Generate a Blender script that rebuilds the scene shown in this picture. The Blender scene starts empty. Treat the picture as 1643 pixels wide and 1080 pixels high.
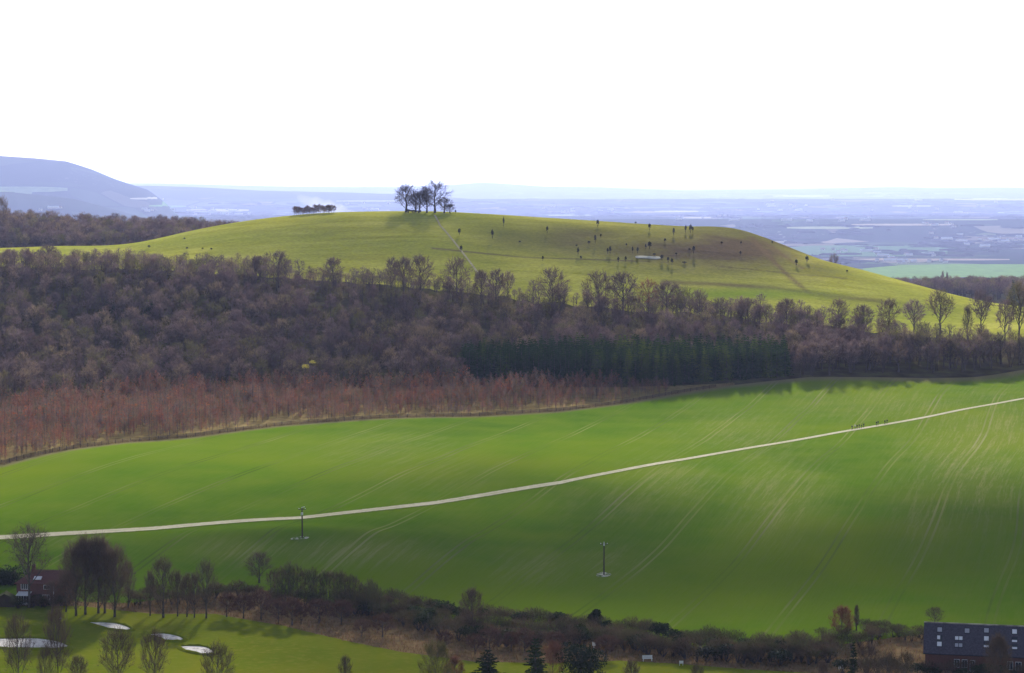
import bpy, bmesh, math, random
import numpy as np
from mathutils import Vector, Matrix
R_ = math.radians
scene = bpy.context.scene
COL = scene.collection

# ============ camera, sky, sun, exposure ============
SUN_EL, SUN_AZ = 19.0, 4.5            # degrees; azimuth clockwise from straight ahead (+Y)
EXPOSURE = 1.1
cam_d = bpy.data.cameras.new('camera'); cam = bpy.data.objects.new('camera', cam_d); COL.objects.link(cam)
cam.location = (0, 0, 170.0)
cam.rotation_euler = (R_(90)-math.atan(255/3500.), 0, 0)
cam_d.sensor_width = 36; cam_d.lens = 3500./1643*36
cam_d.clip_start = 1; cam_d.clip_end = 250000
scene.camera = cam
scene.view_settings.view_transform = 'Standard'; scene.view_settings.look = 'None'
scene.view_settings.exposure = EXPOSURE; scene.view_settings.gamma = 1
scene.cycles.volume_bounces = 0
scene.cycles.transparent_max_bounces = 12
scene.cycles.max_bounces = 5
w = bpy.data.worlds.new('World'); scene.world = w; w.use_nodes = True
nt = w.node_tree; nt.nodes.clear()
sky = nt.nodes.new('ShaderNodeTexSky'); sky.sky_type = 'NISHITA'; sky.sun_disc = False
sky.sun_elevation = R_(SUN_EL); sky.sun_rotation = R_(SUN_AZ); sky.dust_density = 2.2; sky.ozone_density = 1.0
sky.altitude = 250
# thin bright high cloud veil over the whole sky
tc = nt.nodes.new('ShaderNodeTexCoord'); mp = nt.nodes.new('ShaderNodeMapping'); mp.inputs['Scale'].default_value = (1.5, 1.5, 7)
nz = nt.nodes.new('ShaderNodeTexNoise'); nz.inputs['Scale'].default_value = 2.2; nz.inputs['Detail'].default_value = 5
mr = nt.nodes.new('ShaderNodeMapRange'); mr.inputs['From Min'].default_value = .3; mr.inputs['From Max'].default_value = .75
mr.inputs['To Min'].default_value = .8; mr.inputs['To Max'].default_value = .97
mx = nt.nodes.new('ShaderNodeMix'); mx.data_type = 'RGBA'; mx.inputs['B'].default_value = (12.5, 12.7, 13.2, 1)
bg = nt.nodes.new('ShaderNodeBackground'); bg.inputs['Strength'].default_value = 0.06
out = nt.nodes.new('ShaderNodeOutputWorld')
L = nt.links.new
L(tc.outputs['Generated'], mp.inputs[0]); L(mp.outputs[0], nz.inputs['Vector']); L(nz.outputs['Fac'], mr.inputs['Value'])
sx_ = nt.nodes.new('ShaderNodeSeparateXYZ'); L(tc.outputs['Generated'], sx_.inputs[0])
# the veil is thick towards the horizon and thins out overhead
fa = nt.nodes.new('ShaderNodeMapRange'); L(sx_.outputs['Z'], fa.inputs['Value']); fa.inputs['From Min'].default_value = .10; fa.inputs['From Max'].default_value = .26
fa.inputs['To Min'].default_value = 1; fa.inputs['To Max'].default_value = .06
mu = nt.nodes.new('ShaderNodeMath'); mu.operation = 'MULTIPLY'; L(mr.outputs[0], mu.inputs[0]); L(fa.outputs[0], mu.inputs[1]); L(mu.outputs[0], mx.inputs['Factor']); L(sky.outputs[0], mx.inputs['A']); L(mx.outputs['Result'], bg.inputs[0]); L(bg.outputs[0], out.inputs[0])
sd = bpy.data.lights.new('sun', 'SUN'); sd.energy = 5.0; sd.angle = R_(.55); sd.color = (1, .95, .86)
so = bpy.data.objects.new('sun', sd); COL.objects.link(so)
SUNV = Vector((math.sin(R_(SUN_AZ))*math.cos(R_(SUN_EL)), math.cos(R_(SUN_AZ))*math.cos(R_(SUN_EL)), math.sin(R_(SUN_EL))))
so.rotation_euler = SUNV.to_track_quat('Z', 'Y').to_euler(); so.location = (0, 0, 600)

# ---- camera geometry and terrain (plain numpy) ----
ZC = 170.0; FPX = 3500.0; PITCH = math.atan(255/3500.)
CP, SP = math.cos(PITCH), math.sin(PITCH)
def ray(px, py):
    X = (px-821.5)/FPX; Y = -(py-540)/FPX
    dy = CP + Y*SP; dz = -SP + Y*CP
    return X/dy, dz/dy                      # per metre of depth
def w2px(x, y, z):
    z = z-ZC; f = y*CP - z*SP; u = y*SP + z*CP
    return 821.5+FPX*x/f, 540-FPX*u/f
def P(px, py, d):
    a, b = ray(px, py); return a*d, d, ZC+b*d
CT = []
def row(pts, dd=None):
    for p in pts:
        px, py = p[0], p[1]; d = p[2] if len(p) > 2 else dd
        CT.append(P(px, py, d))
def rowz(pxs, d, z):
    for i, px in enumerate(pxs):
        zz = z[i] if isinstance(z, (list, tuple)) else z
        CT.append(((px-821.5)/FPX*d, d, zz))
XS = [-450, -100, 300, 700, 1100, 1500, 1850, 2150]
rowz(XS, 260, 74); rowz(XS, 350, 69); rowz(XS, 458, 66.3)
PATH = [(-450,885,580),(-200,876,585),(0,863,593),(240,850,602),(480,832,614),(700,806,640),(900,775,671),(1100,737,722),(1250,711,765),(1370,690,800),(1500,667,836),(1643,640,880),(1850,610,940),(2150,590,990)]
row(PATH)
EDGE = [(-450,800,660),(-200,768,680),(0,746,700),(100,724,730),(200,710,760),(320,700,780),(450,684,810),(600,673,832),(760,668,850),(900,660,868),(1000,647,895),(1100,630,920),(1180,618,940),(1300,606,960),(1400,606,965),(1500,607,968),(1570,605,975),(1643,594,985),(1850,575,1000),(2150,560,1010)]
row(EDGE)
row([(-300,930,545),(0,930,548),(200,925,556),(400,905,565),(600,945,548),(760,965,535),(900,985,520),(1000,1000,510),(1200,1027,488),(1340,1022,490),(1500,1010,496),(1643,1005,500),(2000,1003,500)])
row([(200,880,580),(500,862,585),(700,868,590),(900,872,598),(1100,880,600)])
row([(1300,850,610),(1600,800,650),(1900,790,650),(1400,940,550),(1650,920,555)])
HB = [(-450,425,1200),(-100,425,1200),(0,427,1190),(200,430,1190),(430,442,1170),(600,456,1150),(800,474,1130),(1000,492,1120),(1200,508,1100),(1400,530,1080),(1643,550,1060),(1850,560,1055),(2150,565,1050)]
row(HB)
row([(-200,560,1020),(200,555,1030),(600,560,1020),(1000,560,1020)])
CREST = [(-450,405,1350),(-200,402,1350),(0,401,1350),(100,396,1350),(200,394,1350),(300,373,1350),(400,354,1350),(500,347,1350),(600,343,1350),(680,341,1350),(750,344,1350),(900,353,1355),(1000,359,1360),(1100,362,1362),(1180,366,1355),(1220,380,1340),(1260,395,1330),(1300,410,1315),(1380,432,1285),(1450,456,1245),(1500,475,1215),(1560,490,1185),(1643,507,1155),(1850,530,1110),(2150,545,1080)]
row(CREST)
row([(0,411,1270),(200,409,1270),(400,391,1260),(550,388,1250),(680,387,1245),(800,394,1245),(950,406,1240),(1100,417,1235),(1250,441,1215),(1380,470,1190)])
row([(1500,508,1145),(1600,526,1110)])
rowz([-450,0,200,400,600,800,1000,1150,1300,1400,1500,1643,1850,2150],1440,[108,109,115,138,142,141,135,128,103,87,71,56,54,52])
rowz([-450,0,150],1520,[108,110,112])
row([(-450,375,1700),(0,373,1700),(100,377,1700),(200,380,1700),(300,380,1700),(400,388,1700)])
rowz([550,750,1000,1250,1450,1643,1850,2150],1650,[100,92,85,72,66,60,57,55])
rowz([-300,100,500,900,1300,1700,2100],2200,[105,100,70,50,51,54,54])
rowz([-300,100,500,900,1300,1700,2100],3200,[5,2,-5,-14,-20,-22,-22])
rowz([-300,100,500,900,1300,1700,2100],5000,[-90,-90,-96,-104,-108,-108,-108])
rowz([-300,100,500,900,1300,1700,2100],9000,-200)
CTA = np.array(CT)
def _uv(x, y):
    yy = np.maximum(y, 250.)
    u = np.clip(x/yy, -.38, .38)
    return u, np.log(yy)
_U, _L = _uv(CTA[:,0], CTA[:,1]); _N = len(_U)
def _k(r2): return np.where(r2 > 0, r2*np.log(np.maximum(r2, 1e-12))*.5, 0)
_A = np.zeros((_N+3, _N+3))
_A[:_N,:_N] = _k((_U[:,None]-_U)**2+(_L[:,None]-_L)**2) + np.eye(_N)*2e-6
_Q = np.stack([np.ones(_N), _U, _L], 1); _A[:_N,_N:] = _Q; _A[_N:,:_N] = _Q.T
_W = np.linalg.solve(_A, np.concatenate([CTA[:,2], np.zeros(3)]))
def sstep(a, b, t):
    t = np.clip((t-a)/(b-a), 0, 1); return t*t*(3-2*t)
# far ridges: (depth, half-depth, [(px, py_top)...])
RIDGES = [
 (18000., 3300., [(-600,262),(-300,250),(-100,249),(0,250),(60,254),(110,259),(150,272),(185,287),(215,297),(240,305),(262,322),(290,350)]),
 (14000., 1500., [(-600,300),(-200,304),(0,306),(120,319),(190,338),(240,352)]),
 (28000., 4600., [(-600,300),(0,300),(240,298),(330,301),(420,306),(560,309),(640,312),(760,320)]),
 (47000., 7000., [(-600,294),(250,294),(330,296),(450,299),(560,300),(640,300),(720,297),(770,293),(800,294),(870,299),(950,300),(1020,303),(1100,306),(1300,303),(1440,300),(1500,302),(1600,301),(1700,302),(2200,300)]),
]
def hash01(i): 
    v = np.sin(i*127.1+311.7)*43758.5453; return v-np.floor(v)
def vnoise(x, y):
    xi = np.floor(x); yi = np.floor(y); fx = x-xi; fy = y-yi
    fx = fx*fx*(3-2*fx); fy = fy*fy*(3-2*fy)
    h = lambda a, b: hash01(a*1.0+b*57.31)
    return (h(xi,yi)*(1-fx)+h(xi+1,yi)*fx)*(1-fy)+(h(xi,yi+1)*(1-fx)+h(xi+1,yi+1)*fx)*fy
def H(x, y):
    x = np.atleast_1d(np.asarray(x, float)); y = np.atleast_1d(np.asarray(y, float))
    x, y = np.broadcast_arrays(x, y)
    sh = x.shape; x = x.ravel(); y = y.ravel()
    out = np.empty(len(x))
    for s in range(0, len(x), 40000):
        X = x[s:s+40000]; Y = y[s:s+40000]
        U, L = _uv(X, Y)
        far = sstep(6500, 9000, Y)
        z = np.zeros(len(X)); m = Y < 9000
        if m.any():
            z[m] = _k((U[m][:,None]-_U)**2+(L[m][:,None]-_L)**2)@_W[:_N] + _W[_N]+_W[_N+1]*U[m]+_W[_N+2]*L[m]
        z = z*(1-far)-200*far
        z += (vnoise(X/900, Y/900)-.5)*10*far
        for d0, hw, pr in RIDGES:
            px = X/np.maximum(Y, 250)*FPX+821.5
            top = np.interp(px, [p[0] for p in pr], [p[1] for p in pr])
            zt = ZC - d0*np.tan(PITCH+np.arctan((top-540)/FPX))
            w = np.clip(1-((Y-d0)/hw)**2, 0, 1)**1.2
            z = np.maximum(z, z*(1-w)+zt*w) if True else z
        # the viewpoint's own hill, behind and under the camera
        near = 168 - .42*np.maximum(Y+.0, 0)
        z = np.where(Y < 320, np.maximum(z, near), z)
        out[s:s+40000] = z
    return out.reshape(sh)
def h1(x, y): return float(H(x, y)[0])
_DS = np.concatenate([np.arange(330, 1500, 1.5), np.geomspace(1500, 85000, 1100)])
def hit(px, py, dmin=330):
    a, b = ray(px, py); D = _DS[_DS >= dmin]
    f = (ZC+b*D)-H(a*D, D)
    i = int(np.argmax(f < 0))
    if f[i] >= 0: return None
    lo, hi = (D[i-1] if i else D[i]), D[i]
    for _ in range(12):
        m = (lo+hi)/2
        if ZC+b*m < h1(a*m, m): hi = m
        else: lo = m
    return a*hi, hi, h1(a*hi, hi)

# ============ scene tags and helpers ============
def tag(o, label=None, cat=None, group=None, kind=None):
    if label: o['label'] = label
    if cat: o['category'] = cat
    if group: o['group'] = group
    if kind: o['kind'] = kind
    return o
def link(o, parent=None):
    COL.objects.link(o)
    if parent: o.parent = parent
    return o
def empty(name, loc, rz=0):
    o = bpy.data.objects.new(name, None); o.location = loc; o.rotation_euler = (0, 0, rz); o.empty_display_size = .5
    return link(o)
def mesh_np(name, V, F, mats, mi=None, attrs=None, smooth=False):
    V = np.asarray(V, np.float32); F = np.asarray(F, np.int32); k = F.shape[1]
    me = bpy.data.meshes.new(name)
    me.vertices.add(len(V)); me.vertices.foreach_set('co', V.ravel())
    me.loops.add(F.size); me.loops.foreach_set('vertex_index', F.ravel())
    me.polygons.add(len(F)); me.polygons.foreach_set('loop_start', np.arange(0, F.size, k, dtype=np.int32))
    me.polygons.foreach_set('loop_total', np.full(len(F), k, np.int32))
    for m in mats: me.materials.append(m)
    if mi is not None: me.polygons.foreach_set('material_index', np.asarray(mi, np.int32))
    if smooth: me.polygons.foreach_set('use_smooth', np.ones(len(F), bool))
    for a, v in (attrs or {}).items():
        at = me.attributes.new(a, 'FLOAT', 'POINT'); at.data.foreach_set('value', np.asarray(v, np.float32))
    me.update(calc_edges=True)
    return me
def ob(name, me, parent=None, loc=None):
    o = bpy.data.objects.new(name, me)
    if loc is not None: o.location = loc
    return link(o, parent)

class MB:
    """collects tubes, triangles and boxes (triangles only)"""
    def __init__(s): s.V = []; s.F = []; s.M = []
    def tri(s, a, b, c, m=0):
        n = len(s.V); s.V += [tuple(a), tuple(b), tuple(c)]; s.F.append((n, n+1, n+2)); s.M.append(m)
    def quad(s, a, b, c, d, m=0):
        n = len(s.V); s.V += [tuple(a), tuple(b), tuple(c), tuple(d)]; s.F += [(n, n+1, n+2), (n, n+2, n+3)]; s.M += [m, m]
    def tube(s, pts, rad, n=5, m=0, cap=False):
        base = len(s.V)
        for i, p in enumerate(pts):
            p = Vector(p)
            d = (Vector(pts[min(i+1, len(pts)-1)])-Vector(pts[max(i-1, 0)])).normalized()
            a = d.orthogonal().normalized() if abs(d.z) < .9 else d.cross(Vector((1, 0, 0))).normalized(); b = d.cross(a)
            for k in range(n):
                t = 2*math.pi*k/n; q = p+(a*math.cos(t)+b*math.sin(t))*rad[i]; s.V.append((q.x, q.y, q.z))
        for i in range(len(pts)-1):
            for k in range(n):
                a0 = base+i*n+k; a1 = base+i*n+(k+1) % n; b0 = a0+n; b1 = a1+n
                s.F += [(a0, a1, b1), (a0, b1, b0)]; s.M += [m, m]
        if cap:
            for k in range(1, n-1):
                e = base+(len(pts)-1)*n; s.F.append((e, e+k, e+k+1)); s.M.append(m)
    def box(s, x0, x1, y0, y1, z0, z1, m=0):
        c = [(x, y, z) for z in (z0, z1) for y in (y0, y1) for x in (x0, x1)]
        for q in ((0, 2, 3, 1), (4, 5, 7, 6), (0, 1, 5, 4), (2, 6, 7, 3), (0, 4, 6, 2), (1, 3, 7, 5)):
            s.quad(*[c[i] for i in q], m)
    def obox(s, c, ax, ay, az, m=0):
        c = Vector(c); ax, ay, az = Vector(ax), Vector(ay), Vector(az)
        k = [c+ax*x+ay*y+az*z for z in (-1, 1) for y in (-1, 1) for x in (-1, 1)]
        for q in ((0, 2, 3, 1), (4, 5, 7, 6), (0, 1, 5, 4), (2, 6, 7, 3), (0, 4, 6, 2), (1, 3, 7, 5)):
            s.quad(*[k[i] for i in q], m)
    def me(s, name, mats, smooth=False): return mesh_np(name, s.V, s.F, mats, s.M, smooth=smooth)
    def build(s, name, mats, parent=None, loc=None, smooth=False):
        return ob(name, s.me(name, mats if isinstance(mats, list) else [mats], smooth), parent, loc)

# ---- node helpers ----
class NT:
    def __init__(s, name, rough=.85, spec=.25):
        s.m = bpy.data.materials.new(name); s.m.use_nodes = True; s.t = s.m.node_tree; s.t.nodes.clear()
        s.out = s.n('ShaderNodeOutputMaterial'); s.b = s.n('ShaderNodeBsdfPrincipled')
        s.b.inputs['Roughness'].default_value = rough; s.b.inputs['Specular IOR Level'].default_value = spec
        s.l(s.b.outputs[0], s.out.inputs[0]); s.co = s.n('ShaderNodeTexCoord').outputs['Object']
    def n(s, t, **k):
        x = s.t.nodes.new(t)
        for a, v in k.items(): setattr(x, a, v)
        return x
    def l(s, a, b): s.t.links.new(a, b)
    def geo(s): return s.n('ShaderNodeNewGeometry').outputs['Position']
    def map(s, src, scale=(1, 1, 1), rot=(0, 0, 0), loc=(0, 0, 0)):
        x = s.n('ShaderNodeMapping'); x.inputs['Scale'].default_value = scale; x.inputs['Rotation'].default_value = rot; x.inputs['Location'].default_value = loc
        s.l(src, x.inputs[0]); return x.outputs[0]
    def noise(s, src, scale, detail=3, rough=.55, dist=0):
        x = s.n('ShaderNodeTexNoise'); x.inputs['Scale'].default_value = scale; x.inputs['Detail'].default_value = detail
        x.inputs['Roughness'].default_value = rough; x.inputs['Distortion'].default_value = dist
        s.l(src, x.inputs['Vector']); return x.outputs['Fac']
    def rng(s, v, a, b, c=0, d=1):
        x = s.n('ShaderNodeMapRange'); s.l(v, x.inputs['Value'])
        for k, q in zip(('From Min', 'From Max', 'To Min', 'To Max'), (a, b, c, d)): x.inputs[k].default_value = q
        return x.outputs[0]
    def math(s, op, a, b=None, c=None):
        x = s.n('ShaderNodeMath', operation=op)
        for i, v in enumerate((a, b, c)):
            if v is None: continue
            if isinstance(v, (int, float)): x.inputs[i].default_value = v
            else: s.l(v, x.inputs[i])
        return x.outputs[0]
    def mix(s, f, a, b, mode='MIX'):
        x = s.n('ShaderNodeMix', data_type='RGBA', blend_type=mode)
        for k, v in (('Factor', f), ('A', a), ('B', b)):
            if isinstance(v, (int, float)): x.inputs[k].default_value = v
            elif isinstance(v, tuple): x.inputs[k].default_value = (v+(1,))[:4]
            else: s.l(v, x.inputs[k])
        return x.outputs['Result']
    def ramp(s, v, stops, interp='LINEAR'):
        x = s.n('ShaderNodeValToRGB'); e = x.color_ramp; e.interpolation = interp
        while len(e.elements) < len(stops): e.elements.new(.5)
        for i, (p, c) in enumerate(stops): e.elements[i].position = p; e.elements[i].color = (c+(1,))[:4]
        s.l(v, x.inputs[0]); return x.outputs[0]
    def attr(s, name): return s.n('ShaderNodeAttribute', attribute_name=name).outputs['Fac']
    def col(s, c):
        if isinstance(c, tuple): s.b.inputs['Base Color'].default_value = (c+(1,))[:4]
        else: s.l(c, s.b.inputs['Base Color'])
        return s
    def bump(s, h, strength=.5, dist=.2):
        x = s.n('ShaderNodeBump'); x.inputs['Strength'].default_value = strength; x.inputs['Distance'].default_value = dist
        s.l(h, x.inputs['Height']); s.l(x.outputs[0], s.b.inputs['Normal']); return s

def foliage(name, stops, trans=.25, patch=60., patch_amt=.45, rough=.8):
    """twigs and leaves: colour varies from tree to tree, in drifts over the wood, and a little inside a crown"""
    t = NT(name, rough, .12)
    v = t.math('ADD', t.n('ShaderNodeObjectInfo').outputs['Random'], t.attr('tint'))
    v = t.math('FRACT', v)
    p = t.noise(t.geo(), 1/patch, 2)
    v = t.math('ADD', t.math('MULTIPLY', v, 1-patch_amt), t.math('MULTIPLY', t.rng(p, .3, .7), patch_amt))
    c = t.ramp(v, stops)
    f = t.noise(t.geo(), .45, 2)
    c = t.mix(1.0, c, t.ramp(f, [(.3, (.72, .72, .72)), (.7, (1.22, 1.2, 1.18))]), 'MULTIPLY')
    t.col(c)
    if trans:
        tr = t.n('ShaderNodeBsdfTranslucent'); ms = t.n('ShaderNodeMixShader'); ms.inputs[0].default_value = trans
        t.l(c, tr.inputs[0]); t.l(t.b.outputs[0], ms.inputs[1]); t.l(tr.outputs[0], ms.inputs[2]); t.l(ms.outputs[0], t.out.inputs[0])
    return t.m
M = {}
M['bark'] = NT('bark', .9).col((.07, .055, .05)).m
t = NT('bark_ivy', .9); t.col(t.ramp(t.noise(t.co, 1.2, 4), [(.35, (.05, .042, .035)), (.6, (.10, .085, .07))])); M['bark_near'] = t.m
M['twig'] = foliage('twigs_wood', [(0, (.04, .028, .03)), (.15, (.11, .07, .075)), (.3, (.18, .13, .125)), (.42, (.07, .05, .055)), (.55, (.15, .105, .11)), (.66, (.22, .16, .10)), (.76, (.11, .105, .035)), (.86, (.21, .15, .11)), (1, (.075, .045, .045))], trans=.35, patch=42, patch_amt=.25)
M['twig_edge'] = foliage('twigs_edge', [(0, (.12, .08, .065)), (.5, (.16, .115, .085)), (1, (.11, .075, .075))])
M['twig_near'] = foliage('twigs_near', [(0, (.075, .055, .045)), (.5, (.11, .075, .055)), (1, (.09, .08, .045))])
M['twig_purple'] = foliage('twigs_purple', [(0, (.09, .058, .05)), (1, (.13, .095, .06))])
M['twig_red'] = foliage('twigs_russet', [(0, (.20, .08, .05)), (1, (.25, .12, .07))])
M['twig_olive'] = foliage('twigs_olive', [(0, (.12, .11, .04)), (1, (.17, .15, .05))])
M['twig_dark'] = foliage('twigs_knoll', [(0, (.055, .045, .05)), (1, (.07, .06, .06))])
M['young'] = foliage('twigs_plantation', [(0, (.10, .07, .068)), (.25, (.18, .125, .115)), (.45, (.14, .115, .07)), (.6, (.21, .125, .10)), (.8, (.23, .088, .058)), (1, (.26, .20, .14))], trans=.3, patch=16, patch_amt=.5)
M['rusty_leaf'] = foliage('rusty_leaves', [(0, (.34, .08, .035)), (1, (.42, .16, .06))])
M['needle'] = foliage('needles', [(0, (.012, .034, .008)), (.6, (.020, .048, .008)), (1, (.13, .17, .016))], trans=.22)
M['evergreen'] = foliage('evergreen_leaves', [(0, (.014, .026, .009)), (1, (.04, .06, .016))], trans=.2)
M['hedge'] = foliage('hedge_twigs', [(0, (.055, .045, .03)), (.3, (.11, .075, .05)), (.55, (.075, .08, .03)), (.75, (.13, .095, .055)), (1, (.06, .045, .035))], patch=18)
M['hedge_brown'] = foliage('hawthorn_twigs', [(0, (.085, .05, .04)), (1, (.13, .075, .05))])
M['scrub'] = foliage('scrub_leaves', [(0, (.03, .032, .03)), (1, (.05, .055, .04))], trans=.1)
M['yellow'] = foliage('blossom_yellow', [(0, (.38, .33, .05)), (1, (.5, .45, .08))])

def mat_plain():
    t = NT('far_land', 1, 0); g = t.geo()
    # woodland floor near, a patchwork of fields and woods far away
    near = t.ramp(t.noise(g, .11, 5), [(.3, (.045, .038, .022)), (.5, (.075, .062, .033)), (.68, (.10, .10, .035))])
    gd = t.n('ShaderNodeVectorMath', operation='ADD')
    nzv = t.n('ShaderNodeTexNoise'); nzv.inputs['Scale'].default_value = .0011; t.l(g, nzv.inputs['Vector'])
    sc = t.n('ShaderNodeVectorMath', operation='SCALE'); sc.inputs['Scale'].default_value = 260; t.l(nzv.outputs['Color'], sc.inputs[0])
    t.l(g, gd.inputs[0]); t.l(sc.outputs[0], gd.inputs[1])
    mpd = t.map(gd.outputs[0], (1/420, 1/560, 0), (0, 0, .35))
    vo = t.n('ShaderNodeTexVoronoi', feature='F1'); vo.inputs['Scale'].default_value = 1; t.l(mpd, vo.inputs['Vector'])
    sep = t.n('ShaderNodeSeparateColor'); t.l(vo.outputs['Color'], sep.inputs[0])
    fld = t.ramp(sep.outputs[0], [(0, (.022, .032, .02)), (.34, (.04, .06, .03)), (.5, (.06, .10, .04)), (.66, (.10, .13, .06)), (.78, (.13, .11, .08)), (.86, (.028, .036, .024)), (.965, (.21, .19, .15))], 'CONSTANT')
    ve = t.n('ShaderNodeTexVoronoi', feature='DISTANCE_TO_EDGE'); ve.inputs['Scale'].default_value = 1; t.l(mpd, ve.inputs['Vector'])
    fld = t.mix(t.math('LESS_THAN', ve.outputs['Distance'], .035), fld, (.018, .024, .018))
    wood = t.math('GREATER_THAN', t.noise(t.map(g, (1/1300, 1/1900, 0)), 1, 4), .53)
    fld = t.mix(wood, fld, (.022, .028, .022))
    town = t.rng(t.noise(t.map(g, (1/700, 1/1500, 0), loc=(7, 3, 0)), 1, 2), .58, .64)
    spots = t.math('GREATER_THAN', t.noise(t.map(g, (1/40, 1/60, 0)), 1, 2), .64)
    fld = t.mix(t.math('MULTIPLY', town, spots), fld, (.24, .23, .22))
    sy = t.n('ShaderNodeSeparateXYZ'); t.l(g, sy.inputs[0])
    up = t.math('MULTIPLY', t.rng(sy.outputs['Z'], -170, -60), t.rng(sy.outputs['Y'], 8000, 10000, 0, .8)); fld = t.mix(up, fld, (.045, .058, .05))
    t.col(t.mix(t.rng(sy.outputs['Y'], 1500, 2600), near, fld)); return t.m
M['ground'] = mat_plain()

TRAM = R_(16.5)
def mat_crop():
    t = NT('winter_wheat', 1, 0); g = t.geo()
    r = t.map(g, (1, 1, 1), (0, 0, TRAM))                  # x' across the rows, y' along them
    wob = t.n('ShaderNodeTexNoise'); wob.inputs['Scale'].default_value = .007; wob.inputs['Detail'].default_value = 0; t.l(r, wob.inputs['Vector'])
    w2 = t.math('MULTIPLY', t.math('SUBTRACT', wob.outputs['Fac'], .5), 9)
    sx = t.n('ShaderNodeSeparateXYZ'); t.l(r, sx.inputs[0])
    xx = t.math('ADD', sx.outputs['X'], w2)
    cmb = t.n('ShaderNodeCombineXYZ'); t.l(xx, cmb.inputs[0]); t.l(sx.outputs['Y'], cmb.inputs[1])
    rr = cmb.outputs[0]
    big = t.noise(g, .009, 3); mid = t.noise(g, .05, 4, .6); fine = t.noise(t.map(rr, (1.6, .06, 1)), 1, 4, .65)
    c = t.ramp(big, [(.3, (.048, .118, .002)), (.5, (.082, .162, .002)), (.7, (.145, .21, .004))])
    c = t.mix(t.rng(mid, .35, .7, 0, .45), c, (.15, .20, .012))
    c = t.mix(t.rng(fine, .4, .62, 0, .16), c, (.16, .20, .05))
    # pale, thin streaks where the chalk soil shows between the rows
    st = t.noise(t.map(rr, (.55, .02, 1)), 1, 5, .66); st2 = t.noise(t.map(rr, (1.9, .16, 1), loc=(9, 4, 0)), 1, 5, .75)
    thin = t.attr('thin')
    s_ = t.math('MULTIPLY', t.rng(t.math('ADD', st, t.math('MULTIPLY', st2, .55)), .75, 1.02, 0, .7), thin)
    c = t.mix(t.math('MINIMUM', s_, .75), c, (.34, .30, .17))
    c = t.mix(t.math('MULTIPLY', thin, .30), c, (.25, .24, .08))
    # tramlines: pairs of wheel marks
    ph = t.math('MULTIPLY', t.math('FRACT', t.math('DIVIDE', xx, 24.)), 24.)
    l1 = t.math('LESS_THAN', t.math('ABSOLUTE', t.math('SUBTRACT', ph, 11.)), .33)
    l2 = t.math('LESS_THAN', t.math('ABSOLUTE', t.math('SUBTRACT', ph, 13.)), .33)
    ln = t.math('MAXIMUM', l1, l2)
    lv = t.rng(t.noise(t.map(rr, (.05, .012, 1), loc=(3, 8, 0)), 1, 3), .4, .62, .2, .75)
    dark = t.mix(t.attr('thin'), (.05, .085, .012), (.40, .36, .22))
    dark = t.mix(t.rng(t.noise(t.map(rr, (.04, .01, 1)), 1, 2), .42, .58), dark, (.22, .23, .08))
    c = t.mix(t.math('MULTIPLY', ln, lv), c, dark)
    c = t.mix(t.attr('margin'), c, (.20, .165, .085))
    t.col(c); t.bump(t.math('ADD', fine, mid), .35, .5); return t.m
M['crop'] = mat_crop()

def mat_pasture():
    t = NT('hill_turf', 1, 0); g = t.geo()
    st = t.noise(t.map(g, (.016, .05, .05), (0, 0, .12)), 1, 5, .55, .8)
    blot = t.noise(g, .02, 4); fine = t.noise(g, .5, 3)
    c = t.ramp(st, [(.3, (.30, .29, .04)), (.5, (.38, .37, .055)), (.68, (.47, .44, .085))])
    c = t.mix(t.rng(blot, .35, .65, 0, .5), c, (.20, .235, .035))
    h = t.attr('heath')
    hn = t.math('MULTIPLY', h, t.rng(t.math('ADD', blot, t.math('MULTIPLY', st, .5)), .55, .9, .55, 1))
    c = t.mix(t.math('MINIMUM', hn, 1.0), c, (.125, .09, .05))
    c = t.mix(t.math('MULTIPLY', t.attr('worn'), .8), c, (.17, .115, .06))
    c = t.mix(t.attr('lush'), c, (.17, .24, .02))
    c = t.mix(1.0, c, t.ramp(fine, [(.3, (.8, .8, .8)), (.7, (1.15, 1.15, 1.1))]), 'MULTIPLY')
    t.col(c)
    t.bump(t.noise(t.map(g, (.03, .12, .12), (0, 0, .12)), 1, 5), .4, 1.6); return t.m
M['pasture'] = mat_pasture()

def mat_simple(name, stops, scale, detail=4, stretch=(1, 1, 1), rough=1, spec=0, bump=0, rot=0):
    t = NT(name, rough, spec); v = t.noise(t.map(t.geo(), stretch, (0, 0, rot)), scale, detail, .62)
    t.col(t.ramp(v, stops))
    if bump: t.bump(v, bump, .3)
    return t.m
def mat_golf():
    t = NT('mown_turf', 1, 0); g = t.geo()
    c = t.ramp(t.noise(g, .02, 4), [(.35, (.10, .14, .006)), (.65, (.185, .195, .012))])
    c = t.mix(t.rng(t.noise(t.map(g, (.3, .05, 1), (0, 0, 1.3)), 1, 3), .4, .7, 0, .5), c, (.12, .17, .010))
    c = t.mix(t.rng(t.noise(g, .6, 4), .5, .8, 0, .5), c, (.26, .22, .04))
    t.col(c); return t.m
M['golf'] = mat_golf()
M['rough'] = mat_simple('dry_rough_grass', [(.3, (.10, .075, .035)), (.5, (.20, .14, .065)), (.7, (.27, .17, .09))], .35, 6, bump=.6)
M['litter'] = mat_simple('plantation_floor', [(.3, (.12, .095, .04)), (.5, (.24, .175, .075)), (.7, (.26, .22, .09))], .25, 5)
M['chalk'] = mat_simple('chalk_path', [(.3, (.52, .49, .40)), (.7, (.68, .65, .56))], .6, 5)
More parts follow.
